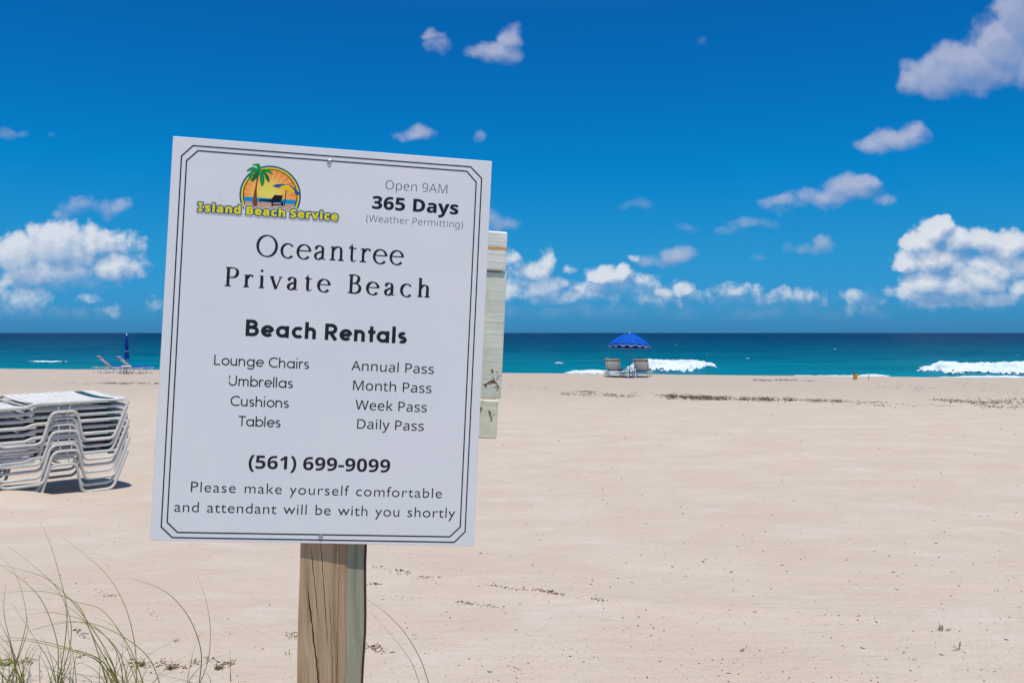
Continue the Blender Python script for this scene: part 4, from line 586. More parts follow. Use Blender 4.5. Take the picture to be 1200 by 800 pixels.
# --- stroke-built letters: geometric and old-style serif faces
def arc(cx, cy, rx, ry, a0, a1, n_=22): return [(cx + rx * math.cos(rad(a0 + (a1 - a0) * i / n_)), cy + ry * math.sin(rad(a0 + (a1 - a0) * i / n_))) for i in range(n_ + 1)]
def spl(pts, n_=6):
    P_ = [pts[0]] + list(pts) + [pts[-1]]; out = []
    for i in range(1, len(P_) - 2):
        a, b_, c, d = P_[i - 1:i + 3]
        for j in range(n_):
            t = j / n_
            out.append(tuple(.5 * (2 * b_[q] + (c[q] - a[q]) * t + (2 * a[q] - 5 * b_[q] + 4 * c[q] - d[q]) * t * t + (3 * b_[q] - a[q] - 3 * c[q] + d[q]) * t ** 3) for q in (0, 1)))
    return out + [tuple(pts[-1])]
def geo_glyph(ch, w):
    X = .72; h = w / 2; R = X / 2 - h; cy = X / 2; S = []; r2 = R * .80; r1 = R
    if ch == 'L': S = [[(h, 1), (h, h), (.56, h)]]; adv = .66
    elif ch == 'T': S = [[(0, 1 - h), (.66, 1 - h)], [(.33, 1 - h), (.33, 0)]]; adv = .70
    elif ch == 'U': S = [[(h, 1), (h, .34)] + arc(.36, .36, .36 - h, .36 - h, 180, 360) + [(.72 - h, 1)]]; adv = .86
    elif ch == 'C': S = [arc(.5, .5, .5 - h, .5 - h, 48, 312)]; adv = .92
    elif ch == 'o': S = [arc(X / 2, cy, R, R, 0, 360, 36)]; adv = X + .07
    elif ch == 'c': S = [arc(X / 2, cy, R, R, 48, 312)]; adv = X - .03
    elif ch == 'e': S = [arc(X / 2, cy, R, R, 0, 318, 32), [(h, cy), (X - h, cy)]]; adv = X + .06
    elif ch == 'a': S = [arc(X / 2, cy, R, R, 0, 360, 36), [(X - h, X), (X - h, 0)]]; adv = X + .12
    elif ch == 'b': S = [arc(X / 2, cy, R, R, 0, 360, 36), [(h, 1.03), (h, 0)]]; adv = X + .07
    elif ch == 'g': S = [arc(X / 2, cy, R, R, 0, 360, 36), [(X - h, X), (X - h, -.02)] + arc(X / 2, -.02, R, R * .72, 0, -150)]; adv = X + .12
    elif ch == 'n': S = [[(h, X), (h, 0)], arc(h + r2, X - h - r2, r2, r2, 180, 0) + [(h + 2 * r2, 0)]]; adv = 2 * r2 + w + .13
    elif ch == 'h': S = [[(h, 1.03), (h, 0)], arc(h + r2, X - h - r2, r2, r2, 180, 0) + [(h + 2 * r2, 0)]]; adv = 2 * r2 + w + .13
    elif ch == 'u': S = [[(h, X), (h, h + r2)] + arc(h + r2, h + r2, r2, r2, 180, 360), [(h + 2 * r2, X), (h + 2 * r2, 0)]]; adv = 2 * r2 + w + .13
    elif ch == 'm':
        q = r2 * .82
        S = [[(h, X), (h, 0)], arc(h + q, X - h - q, q, q, 180, 0) + [(h + 2 * q, 0)], arc(h + 3 * q, X - h - q, q, q, 180, 0) + [(h + 4 * q, 0)]]; adv = 4 * q + w + .13
    elif ch == 'r': S = [[(h, X), (h, 0)], arc(h + r2 * .9, X - h - r2 * .9, r2 * .9, r2 * .9, 180, 62)]; adv = r2 * 1.45 + w
    elif ch == 'i': S = [[(h, X), (h, 0)], [(h, 1.02 + h * .6), (h, 1.02 - h * 1.4)]]; adv = w + .14
    elif ch == 'l': S = [[(h, 1.03), (h, 0)]]; adv = w + .13
    elif ch == 't': S = [[(.2, .96), (.2, 0)], [(0, X - h), (.42, X - h)]]; adv = .46
    elif ch == 's':
        q = X / 4 - h / 2
        S = [arc(.23, X - h - q, q * 1.12, q, 38, 270, 14)[:-1] + arc(.23, h + q, q * 1.2, q, 90, -142, 14)]; adv = .23 * 2 + w * .35 + .06
    elif ch == 'B': S = [[(h, 1), (h, 0)], [(h, 1 - h), (.34, 1 - h)] + arc(.34, .755 - h * .25, .20, .245 - h * .75, 90, -90, 14) + [(h, .53 - 0)], [(h, .53), (.38, .53)] + arc(.38, .265 + h / 2, .24, .265 - h / 2, 90, -90, 14) + [(h, h)]]; adv = .80
    elif ch == 'R': S = [[(h, 1), (h, 0)], [(h, 1 - h), (.36, 1 - h)] + arc(.36, .71 - h * .3, .22, .29 - h * .7, 90, -90, 14) + [(h, .42)], [(.32, .44), (.62, 0)]]; adv = .78
    return [(s_, w) for s_ in S], adv
def serif_glyph(ch, T):
    t = .055; x = .66; S = []
    sf = lambda cx, y_, a=.13, up=1: S.append(([(cx - a, y_ + up * t / 2), (cx + a, y_ + up * t / 2)], t)) or S.append(([(cx, y_ + up * .10), (cx, y_ + up * .012)], [T, T * 1.9]))
    nib = lambda pts: S.append((pts, None))
    if ch == 'O': nib(arc(.43, .49, .40, .495, 0, 360, 44)); adv = .92
    elif ch == 'c': nib(arc(.29, .32, .26, .335, 48, 318, 26)); S.append((spl([(.42, .60), (.47, .565), (.475, .53)]), [.05] * 7 + [.09] * 6)); adv = .58
    elif ch == 'e': nib(arc(.29, .32, .265, .335, 6, 322, 30)); S.append(([(.04, .37), (.545, .37)], t)); adv = .62
    elif ch == 'a':
        nib(spl([(.07, .50), (.10, .60), (.22, .655), (.33, .61), (.365, .50)])); S.append((spl([(.365, .52), (.365, .25), (.37, .08), (.42, .02), (.50, .05)]), [T] * 12 + [T * .8, T * .7, T * .6, T * .5, T * .45, .05, .05, .045, .04, .04, .035, .03, .03]))
        nib(spl([(.36, .40), (.22, .35), (.09, .27), (.05, .15), (.11, .03), (.22, .02), (.36, .13)])); S.append(([(.06, .53), (.09, .47)], .085)); adv = .56
    elif ch in 'nh':
        top = 1.03 if ch == 'h' else x
        S.append(([(.13, top), (.13, 0)], T)); sf(.13, 0); S.append(([(0, top - .045), (.13, top - .01)], [.02, .06]))
        nib(spl([(.13, .46), (.22, .59), (.34, .655), (.46, .60), (.49, .46)])); S.append(([(.49, .48), (.49, 0)], T)); sf(.49, 0); adv = .68
    elif ch == 't':
        S.append((spl([(.17, .84), (.165, .5), (.165, .16), (.20, .03), (.28, .02), (.37, .08)]), [.03] * 3 + [T] * 14 + [T * .8, T * .7, T * .6] + [.05] * 6 + [.035] * 5)); S.append(([(.02, .635), (.36, .635)], t)); S.append(([(.03, .62), (.17, .82)], .03)); adv = .42
    elif ch == 'r':
        S.append(([(.13, x), (.13, 0)], T)); sf(.13, 0, .14); S.append(([(0, x - .045), (.13, x - .01)], [.02, .06]))
        nib(spl([(.13, .44), (.22, .58), (.32, .65), (.42, .62)])); S.append(([(.37, .615), (.44, .57)], .10)); adv = .48
    elif ch == 'P':
        S.append(([(.15, 1), (.15, 0)], T)); sf(.15, 0, .15); sf(.15, 1, .13, -1)
        nib(spl([(.15, .975), (.36, .975), (.53, .90), (.58, .73), (.52, .56), (.37, .475), (.15, .475)])); adv = .64
    elif ch == 'i': S.append(([(.13, x), (.13, 0)], T)); sf(.13, 0); S.append(([(0, x - .045), (.13, x - .01)], [.02, .06])); S.append((arc(.12, .91, .035, .035, 0, 360, 14), .07)); adv = .28
    elif ch == 'v':
        S.append(([(.06, x), (.29, 0)], T)); S.append(([(.29, .0), (.50, x)], t * 1.1)); S.append(([(-.03, x - t / 2), (.18, x - t / 2)], t)); S.append(([(.41, x - t / 2), (.58, x - t / 2)], t)); adv = .58
    elif ch == 'B':
        S.append(([(.15, 1), (.15, 0)], T)); sf(.15, 0, .15); sf(.15, 1, .13, -1)
        nib(spl([(.15, .975), (.34, .975), (.48, .90), (.51, .77), (.45, .61), (.32, .54), (.15, .535)])); nib(spl([(.15, .535), (.38, .53), (.54, .43), (.585, .27), (.52, .10), (.36, .02), (.15, .02)])); adv = .68
    return S, adv
def stroke_quads(pts, w, T, mb, fx, y):
    N = len(pts); closed = math.hypot(pts[0][0] - pts[-1][0], pts[0][1] - pts[-1][1]) < 1e-6 and N > 4; vs = []
    for i in range(N):
        a = pts[i - 1] if i else (pts[-2] if closed else pts[0]); c = pts[i + 1] if i < N - 1 else (pts[1] if closed else pts[-1]); p = pts[i]
        e1 = (p[0] - a[0], p[1] - a[1]); e2 = (c[0] - p[0], c[1] - p[1]); l1 = math.hypot(*e1); l2 = math.hypot(*e2)
        if l1 < 1e-9: e1, l1 = e2, l2
        if l2 < 1e-9: e2, l2 = e1, l1
        n1_ = (-e1[1] / l1, e1[0] / l1); n2_ = (-e2[1] / l2, e2[0] / l2); bx, by = n1_[0] + n2_[0], n1_[1] + n2_[1]; q = max(.5, (bx * bx + by * by) / 2)
        if w is None:                 # a broad nib: full stems, fine horizontals
            tx, ty = e1[0] / l1 + e2[0] / l2, e1[1] / l1 + e2[1] / l2; tl = math.hypot(tx, ty) or 1
            wd = .058 + (T * 1.06 - .058) * abs(ty / tl * math.cos(.22) - tx / tl * math.sin(.22) * -1) ** 1.5
        else: wd = w[i * len(w) // N] if isinstance(w, list) and len(w) > 2 else (w[0] + (w[1] - w[0]) * i / (N - 1) if isinstance(w, list) else w)
        vs += [(p[0] + bx / q * wd / 2, p[1] + by / q * wd / 2), (p[0] - bx / q * wd / 2, p[1] - by / q * wd / 2)]
    mb.add([(fx(v)[0], y, fx(v)[1]) for v in vs], [(2 * i, 2 * i + 1, 2 * i + 3, 2 * i + 2) for i in range(N - 1)])
def stroke_text(name, s_, x0, x1, yb, cap, m_, parent, fn, wt, space):
    G_ = []; x = 0
    for ch in s_:
        if ch == ' ': x += space; G_.append(None); continue
        st, adv = fn(ch, wt); G_.append((st, x)); x += adv
    xs_ = []
    for q in (G_[0], G_[-1]): xs_.append([p[0] + q[1] for st in q[0] for p in st[0]])
    hw = wt / 2; lo_, hi_ = min(xs_[0]) - (hw if fn is geo_glyph else .02), max(xs_[1]) + (hw * .5 if fn is geo_glyph else .03)
    sx = min(1.08, max(.94, (x1 - x0) / cap / (hi_ - lo_))); tr = ((x1 - x0) / cap / sx - (hi_ - lo_)) / (len(s_) - 1)
    mb = MB(); y = layer(); cnt = 0
    for i, q in enumerate(G_):
        if q is None: continue
        for pts, w in q[0]:
            cnt += 1
            stroke_quads(pts, w, wt, mb, lambda v: (x0 + (v[0] + q[1] - lo_ + tr * i) * cap * sx, yb + v[1] * cap), y - (cnt % 5) * .0000015)
    return mb.build(name, m_, parent, smooth=False)
SD = json.loads('{"lines":[["light","Open 9AM",402.7,523.6,-71.46,18.74],["xbold","365 Days",378.27,547.46,-110.8,25.36],["light","(Weather Permitting)",368.79,557.83,-137.22,14.16],["serif","Oceantree",165.67,444.48,-217.08,40.89],["serifb","Private Beach",108.48,500.6,-278.57,36.57],["geob","Beach Rentals",152.77,457.18,-371.2,31.73],["geo","Lounge Chairs",98.01,274.07,-428.98,19.41],["geo","Umbrellas",126.82,245.72,-467.06,19.43],["geo","Cushions",131.95,240.0,-505.15,19.42],["geo","Tables",147.36,226.51,-542.79,19.42],["reg","Annual Pass",354.76,514.6,-427.48,19.16],["reg","Month Pass",359.9,511.79,-465.14,19.15],["reg","Week Pass",366.2,504.47,-502.82,19.14],["reg","Daily Pass",371.5,500.42,-539.5,19.13],["bold","(561) 699-9099",171.66,439.01,-622.23,25.89],["gill","Please make yourself comfortable",68.53,542.14,-669.46,18.59],["gill","and attendant will be with you shortly",40.64,569.97,-707.48,18.85],["logo","Island Beach Service",54.77,314.19,-138.78,15.59]],"logo":{"trunk":[[158.36,-64.39],[161.32,-64.16],[159.31,-82.37],[159.64,-98.39],[161.73,-120.96],[153.05,-120.25],[154.11,-98.8],[156.48,-82.59]],"f1":[[159.58,-55.6],[157.55,-49.06],[155.74,-44.12],[147.98,-43.79],[153.0,-41.12],[160.72,-40.51],[163.85,-45.89],[165.01,-53.17]],"f2":[[160.22,-55.55],[154.92,-53.01],[149.15,-53.73],[138.59,-56.55],[143.15,-50.18],[151.39,-47.27],[158.69,-50.98],[162.73,-54.01]],"f3":[[160.33,-57.55],[153.89,-58.04],[149.57,-61.72],[149.21,-67.09],[145.64,-72.71],[142.6,-68.93],[143.86,-63.49],[148.64,-56.44],[157.51,-53.08]],"f4":[[162.94,-58.01],[160.18,-66.93],[155.24,-71.31],[150.33,-76.1],[147.67,-74.56],[149.28,-68.42],[152.21,-62.85],[157.9,-55.73]],"f5":[[161.58,-56.78],[163.43,-67.35],[164.88,-75.27],[168.17,-83.72],[172.02,-78.08],[172.71,-66.64],[168.7,-56.9]],"f6":[[165.34,-54.48],[171.46,-60.04],[174.39,-66.51],[177.25,-71.65],[181.69,-74.67],[181.52,-66.64],[177.94,-60.21],[173.18,-55.89],[168.53,-53.57]],"f7":[[162.66,-52.68],[167.71,-50.28],[174.12,-49.11],[181.36,-51.23],[188.89,-58.7],[183.02,-58.08],[175.76,-55.69],[168.04,-56.55]],"ub1":[[187.46,-80.94],[195.71,-77.23],[208.01,-76.04],[220.45,-77.12],[218.55,-78.2],[208.15,-78.72],[199.58,-84.05]],"uy":[[200.34,-83.59],[208.14,-78.45],[218.54,-77.94],[225.32,-82.81],[229.77,-88.12],[229.94,-91.34],[222.38,-89.07],[215.11,-87.33],[208.53,-86.07]],"ub2":[[218.54,-77.94],[221.77,-77.43],[228.54,-81.9],[234.0,-86.47],[240.46,-92.45],[241.14,-95.36],[231.33,-92.85],[229.5,-87.87],[224.63,-82.19]],"upole":[[213.41,-87.05],[215.11,-87.33],[213.1,-118.62],[211.28,-118.75]],"back":[[185.67,-108.53],[192.9,-97.96],[209.16,-98.1],[204.64,-111.18],[187.85,-113.06]],"seat":[[165.58,-108.12],[186.24,-107.15],[188.48,-112.61],[165.73,-111.05]],"l1":[[165.34,-108.4],[167.67,-108.5],[167.49,-114.93],[165.5,-114.01]],"l2":[[187.82,-112.39],[190.66,-112.19],[190.84,-120.48],[187.98,-120.42]],"l3":[[204.57,-109.84],[210.49,-111.02],[210.02,-119.51],[206.64,-119.48]],"rail":[[189.05,-116.05],[208.77,-115.44],[208.88,-117.58],[189.16,-118.19]]}}')
for fnt, s_, xa, xb, yb, cap in SD['lines']:
    x0, x1, yb, cap = xa / 1000, xb / 1000, yb / 1000, cap / 1000
    if fnt == 'light': set_text('lettering', outline_text('reg', s_, -9), 185, 500, x0, x1, yb, cap, M['ink_light'], panel)
    elif fnt == 'reg': set_text('lettering', outline_text('reg', s_, 0), 185, 500, x0, x1, yb, cap, M['ink'], panel)
    elif fnt == 'bold': set_text('lettering', [(g, a) if g and s_[i] not in '()-' else ([offset(c, 14) for c in g], a) for i, (g, a) in enumerate(outline_text2(s_))], 185, 500, x0, x1, yb, cap, M['ink'], panel)
    elif fnt == 'xbold': set_text('lettering', outline_text('bold', s_, 9), 185, 500, x0, x1, yb, cap, M['ink'], panel)
    elif fnt == 'gill': set_text('lettering', outline_text('gill', s_, -7), 330, 660, x0, x1, yb, cap, M['ink'], panel)
    elif fnt == 'serif': stroke_text('lettering', s_, x0, x1, yb, cap, M['ink'], panel, serif_glyph, .112, .42)
    elif fnt == 'serifb': stroke_text('lettering', s_, x0, x1, yb, cap, M['ink'], panel, serif_glyph, .142, .34)
    elif fnt == 'geob': stroke_text('lettering', s_, x0, x1, yb, cap, M['ink'], panel, geo_glyph, .205, .30)
    elif fnt == 'geo': stroke_text('lettering', s_, x0, x1, yb, cap, M['ink'], panel, geo_glyph, .115, .36)
for ring in BORDERS:          # the double line with cut corners
    c_ = [(p[0] / 1000, p[1] / 1000) for p in ring]; sg = .0012 if area(c_) > 0 else -.0012
    poly_mesh('border_line', [offset(c_, sg), offset(c_, -sg)], M['ink'], panel)
# the round beach emblem
CX, CY, RO = .1849, -.0997, .0574
def disc(r, v0=-9, v1=9, n_=72):
    if v1 > r: return [(CX + r * math.cos(a), CY + max(v0, r * math.sin(a))) for a in (2 * math.pi * i / n_ for i in range(n_))]
    a0, a1 = math.asin(v0 / r), math.asin(v1 / r); q = [a0 + (a1 - a0) * i / 10 for i in range(11)]
    return [(CX + r * math.cos(a), CY + r * math.sin(a)) for a in q] + [(CX - r * math.cos(a), CY + r * math.sin(a)) for a in q[::-1]]
cutv = -.0290
for nm, r, mm_ in (('emblem_ring', RO, 'art_blue'), ('emblem_ring', RO * .945, 'art_yellow'), ('emblem_ring', RO * .892, 'art_black'), ('emblem_picture', RO * .86, 'art_sunset')):
    poly_mesh(nm, [disc(r, v0=cutv)], M[mm_], panel)
poly_mesh('emblem_sea', [disc(RO * .86, cutv, -.0056)], M['art_sea'], panel)
poly_mesh('emblem_sand', [disc(RO * .86, cutv, -.0140)], M['art_sand'], panel)
LG = {k_: [(p[0] / 1000, p[1] / 1000) for p in v_] for k_, v_ in SD['logo'].items()}
smooth_poly = lambda p, n_=4: spl(p + [p[0]], n_)[:-1]
poly_mesh('emblem_palm_trunk', [smooth_poly(LG['trunk'])], M['art_trunk'], panel)
for i, q in enumerate(('f3', 'f4', 'f7', 'f2', 'f6', 'f5', 'f1')): poly_mesh('emblem_palm_leaf', [smooth_poly(LG[q])], M['art_leaf_dark' if i % 3 == 1 else 'art_leaf'], panel)
poly_mesh('emblem_parasol', [LG['upole']], M['art_black'], panel)
poly_mesh('emblem_parasol', [smooth_poly(LG['ub1'])], M['art_umb'], panel); poly_mesh('emblem_parasol', [smooth_poly(LG['uy'])], M['art_umby'], panel); poly_mesh('emblem_parasol', [smooth_poly(LG['ub2'])], M['art_umb'], panel)
for q in ('seat', 'back', 'l1', 'l2', 'l3', 'rail'): poly_mesh('emblem_lounger', [LG[q]], M['art_black'], panel)
lg = [q for q in SD['lines'] if q[0] == 'logo'][0]; x0, x1, yb, cap = (v / 1000 for v in lg[2:])
def logo_text(d, m_, y):
    """the emblem's name: filled letters, and (d > 0) a rounded contour of that reach round them"""
    gl = outline_text('bold', lg[1], 20); sc0 = cap / 500; xs = []; x = 0
    for (g, a), ch in zip(gl, lg[1]):
        xs.append(x); x += (a + 58) if g else 185
    lo_ = min(p[0] for p in sum(gl[0][0], [])); hi_ = max(p[0] for p in sum(gl[-1][0], [])) + xs[-1]; sx = (x1 - x0) / (hi_ - lo_)
    cont = []
    for i, ((g, a), ps) in enumerate(zip(gl, xs)):
        cont += [[(x0 + (p[0] + ps - lo_) * sx, yb + p[1] * sc0) for p in c] for c in g]
        if lg[1][i] == 'I':
            w = [(x0 + u * sx, yb + v * sc0) for u, v in ((-55, -20), (205, -20), (205, 100), (128, 100), (128, 400), (205, 400), (205, 520), (-55, 520), (-55, 400), (22, 400), (22, 100), (-55, 100))]
            cont[-1] = w
    o = poly_mesh('emblem_lettering', cont, m_, panel, y=y)
    if d:
        mb = MB()
        for c in cont:
            pts = [Vector((p[0], y, p[1])) for p in c]; N = len(pts)
            for k_ in range(N):
                a, e = pts[k_], pts[(k_ + 1) % N]; t = (e - a)
                if t.length < 1e-6: continue
                t.normalize(); nrm = Vector((-t.z, 0, t.x)); off = Vector((0, -.000012 - .0000001 * (k_ % 7), 0))
                vs = []
                for s_ in range(9): q = math.pi * (.5 + s_ / 8); vs.append(a + (t * math.cos(q) + nrm * math.sin(q)) * d)
                for s_ in range(9): q = math.pi * (-.5 + s_ / 8); vs.append(e + (t * math.cos(q) + nrm * math.sin(q)) * d)
                o_ = len(mb.v); mb.add(vs + [(a + e) / 2 + off], [(s_, (s_ + 1) % 18, 18) for s_ in range(18)])
        rim = mb.build('emblem_outline', m_, panel, smooth=False)
Y0 = layer()
logo_text(.0036, M['sign_panel'], Y0); logo_text(.0021, M['art_blue'], Y0 - .00004); logo_text(0, M['art_yellow'], Y0 - .00008)
for (sx_, sz_) in ((.2927, -.0258), (.3135, -.7467)):
    mb = MB(); mb.lathe([(.0045, 0), (.0045, .0008), (.003, .0019), (.0006, .0021)], 14)
    s_ = mb.build('screw', M['screw'], panel); s_.matrix_local = Matrix.Translation((sx_, -.0008, sz_)) @ Matrix.Rotation(rad(90), 4, 'X')
# post
PY_ = rad(10.5); pr = Matrix.Rotation(PY_, 3, 'Z'); lean = Matrix.Rotation(rad(.9), 3, 'Y') @ Matrix.Rotation(-math.atan(.0362), 3, 'X')
pfront = Vector((-.36567, 1.7254, CAM_Z - .4447)); D_ = .089
def post_mesh():
    mb = MB(); nz = 44; ring = []
    prof = []; h_ = D_ / 2; e = .0018; 
    corners = [(-h_, -h_), (h_, -h_), (h_, h_), (-h_, h_)]
    for i, (cx, cy) in enumerate(corners):
        prof += [(cx + (e if cx < 0 else -e) * (1 if i in (0, 2) else 0) * 1.0, cy)] if 0 else []
    prof = [(-h_ + e, -h_), (h_ - .0006, -h_), (h_ - .0003, -h_ + .0006), (h_ - .0003, h_ - .012), (h_ - .006, h_), (-h_ + e, h_), (-h_, h_ - e), (-h_, -h_ + e)]
    for i in range(nz):
        z = i / (nz - 1) * 1.55
        w = lambda a: .0012 * math.sin(z * 7 + a) + .0008 * math.sin(z * 19 + a * 2)
        ring.append([(x + w(j), y + w(j + 3) - (.004 * max(0, .75 - z) if j in (3, 4) else 0), z) for j, (x, y) in enumerate(prof)])
    N = len(prof); vs = [p for r_ in ring for p in r_]; fs = []; mi = []
    for i in range(nz - 1):
        for j in range(N):
            fs.append((i * N + j, i * N + (j + 1) % N, (i + 1) * N + (j + 1) % N, (i + 1) * N + j)); mi.append(0)
    fs.append(tuple((nz - 1) * N + j for j in range(N))); mi.append(0)
    mb.v = vs; mb.f = fs; mb.mi = mi; return mb
post = post_mesh().build('post', [M['post_front'], M['post_side'], M['bark']], sign)
pz0 = sign.location.z - .35; axis = (pr @ lean) @ Vector((0, 0, 1))
pc = pfront + pr @ Vector((0, D_ / 2 + .0030, 0)) + axis * ((pz0 - pfront.z) / axis.z)
PMAT = Matrix.Translation(pc - sign.location) @ (pr @ lean).to_4x4(); post.matrix_local = PMAT
post['label'] = 'square weathered brown timber post with long drying cracks'
def side_plank():
    mb = MB(); vs = []; fs = []; mi = []; nz = 44
    for i in range(nz):
        z = i / (nz - 1) * 1.5; wv = .0012 * math.sin(z * 9) + .0007 * math.sin(z * 23); zz_ = z - .75 
        w_ = .0395 - .034 * max(0, min(.42, .83 - z)) + .0009 * math.sin(z * 31)
        prof = [(-.0005, -.0432), (w_ - .004, -.0436), (w_ - .001, -.041 + wv), (w_ + .0012, -.033), (w_ + .002, .035), (-.0005, .038)]
        vs += [(x, y, z) for x, y in prof]
    N = 6
    for i in range(nz - 1):
        for j in range(N):
            fs.append((i * N + j, i * N + (j + 1) % N, (i + 1) * N + (j + 1) % N, (i + 1) * N + j)); mi.append(2 if j in (1, 2, 3) else 1)
    fs.append(tuple((nz - 1) * N + j for j in range(N))); mi.append(1)
    mb.v = vs; mb.f = fs; mb.mi = mi; return mb
plank = side_plank().build('side_plank', [M['post_front'], M['post_side'], M['bark']], sign)
plank.matrix_local = PMAT @ Matrix.Translation((D_ / 2 - .0004, 0, 0))
plank['label'] = 'narrow grey green plank nailed to the right side of the post'
# old cream-painted timbers fixed behind the post (a slab with top and bottom rails)
def back_board(name, u0, u1, v1, v0, n0, n1, m_, seed):
    rg = random.Random(seed); mb = MB(); nx, nz_ = 26, 8
    mb.box(((u0 + u1) / 2, (n0 + n1) / 2, (v0 + v1) / 2), (u1 - u0, n1 - n0, v1 - v0), bev=.003)
    o = sign_part(mb.build(name, m_, smooth=False)); return o
back_board('top_rail', .02, .6610, -.1235, -.2060, .101, .139, M['cream_a'], 1)
back_board('middle_board', .02, .6640, -.2085, -.4745, .106, .139, M['cream_b'], 2)
back_board('bottom_rail', .02, .6585, -.4770, -.5590, .102, .139, M['cream_c'], 3)

# ------------------------------------------------------------------ strap loungers
LW = .70
def make_lounger(theta):
    """x from head (0) to foot (1.9), y across, z up; theta lifts the back about its hinge"""
    root = empty('beach_lounger', (0, 0, 0)); hx, hz = .80, .335; r = .0125
    rot = lambda p: (hx + (p[0] - hx) * math.cos(theta) + (p[2] - hz) * math.sin(theta), p[1], hz - (p[0] - hx) * math.sin(theta) + (p[2] - hz) * math.cos(theta))
    mb = MB()
    for y in (-LW / 2 - .014, LW / 2 + .014):
        pts = [(.0, y, .325), (.125, y, .0125), (.385, y, .0125), (.44, y, .265), (.645, y, .265), (.72, y, .0125), (1.04, y, .0125), (1.13, y, .265), (1.33, y, .265), (1.40, y, .0125), (1.68, y, .0125), (1.79, y, .305)]
        mb.tube(fillet(pts, .05), r, 8)
        for x in (.50, .59, 1.19, 1.28): mb.tube([(x, y, .265), (x, y, .31)], .006, 6)
    for x in (.54, 1.24): mb.tube([(x, -LW / 2, .262), (x, LW / 2, .262)], .009, 6)
    mb.build('base_frame', M['white_tube'], root)
    mb = MB(); a = LW / 2 - .012; fr0 = 0 if theta > .1 else .76
    mb.tube(fillet([(fr0, -a, .312), (1.90, -a, .312), (1.90, a, .312), (fr0, a, .312)], .07), r, 8)
    mb.tube([(.80, -a, .312), (.80, a, .312)], .010, 6)
    mb.build('seat_frame', M['white_tube'], root)
    mb = MB(); bpts = [(hx + .04, -a, .312), (hx - .03, -a, .337), (-.012, -a, .337), (-.012, a, .337), (hx - .03, a, .337), (hx + .04, a, .312)]
    mb.tube([rot(p) for p in fillet(bpts, .07)], r, 8)
    if theta > .1:          # prop that holds the back up
        for y in (-.2, .2): mb.tube([rot((.42, y, .33)), (.62, y, .30)], .008, 6)
        mb.tube([rot((.42, -.2, .33)), rot((.42, .2, .33))], .008, 6)
    mb.build('back_frame', M['white_tube'], root)
    prof = lambda v: (v - .5) * (LW + .002)
    edge = lambda v: -.024 * max(0, abs(v - .5) * 2 - .93) / .07
    mb = MB()
    nst = 9
    for i in range(nst):
        s0 = .170 + i * .0670; mb.slab(lambda u, v: rot((s0 + .062 * u, prof(v), .352 - .018 * math.sin(math.pi * v) + edge(v) - .002 * (2 * u - 1) ** 2)), 2, 14, .005)
    mb.build('back_straps', [M['sling'] if theta < .1 else M['sling_shade_lift']], root)
    mb = MB(); mb.slab(lambda u, v: rot((.004 + .094 * u, prof(v), .353 - .014 * math.sin(math.pi * v) + edge(v))), 3, 14, .006); mb.build('head_strap', M['sling'], root)
    mb = MB(); mb.slab(lambda u, v: rot((.10 + .066 * u, prof(v), .3535 - .014 * math.sin(math.pi * v) + edge(v) * 1.5)), 3, 14, .007); mb.build('head_band', M['teal_band'], root)
    mb = MB()
    for i in range(15):
        s0 = .84 + i * .069; mb.slab(lambda u, v: (s0 + .064 * u, prof(v), .327 - .022 * math.sin(math.pi * v) + edge(v) - .002 * (2 * u - 1) ** 2), 2, 14, .005)
    mb.build('seat_straps', M['sling'], root)
    return root
def rounded_pad(theta, s0, s1, w, th, z0):
    pass
# stack of nine at the left, head ends to the right and away from us
ALPHA = rad(STACK_A); pitch = .054
top_near = Vector(STACK_P)        # near head corner of the topmost lounger
proto = make_lounger(0.0)
Lx = Vector((-math.cos(ALPHA), -math.sin(ALPHA), 0)); Ty = Vector((-math.sin(ALPHA), math.cos(ALPHA), 0))
words = ['topmost', 'second from the top', 'third from the top', 'fourth from the top', 'middle, fifth from the top', 'fourth from the bottom', 'third from the bottom', 'second from the bottom', 'lowest']
NST = 9
tilt = rad(3.2)
for i in range(NST):
    o = proto if i == NST - 1 else copy_tree(proto)
    lvl = NST - 1 - i                       # 0 is the lowest
    jx, jy, jr = (random.uniform(-.022, .022), random.uniform(-.010, .010), rad(random.uniform(-.9, .9)))
    rz = math.atan2(Lx.y, Lx.x) + jr
    o.rotation_euler = (Matrix.Rotation(rz, 3, 'Z') @ Matrix.Rotation(-tilt, 3, 'X')).to_euler()
    # local +y of the lounger points away from -T after the half turn: near side is y=+LW/2
    near = (Matrix.Rotation(rz, 3, 'Z') @ Matrix.Rotation(-tilt, 3, 'X')) @ Vector((jx, LW / 2 + jy, .34))
    o.location = top_near - near + Vector((0, 0, (lvl - (NST - 1)) * pitch))
    tag(o, 'white strap lounger, ' + words[i] + ' in the stack beside the sign', 'lounge chair', 'stacked white loungers')
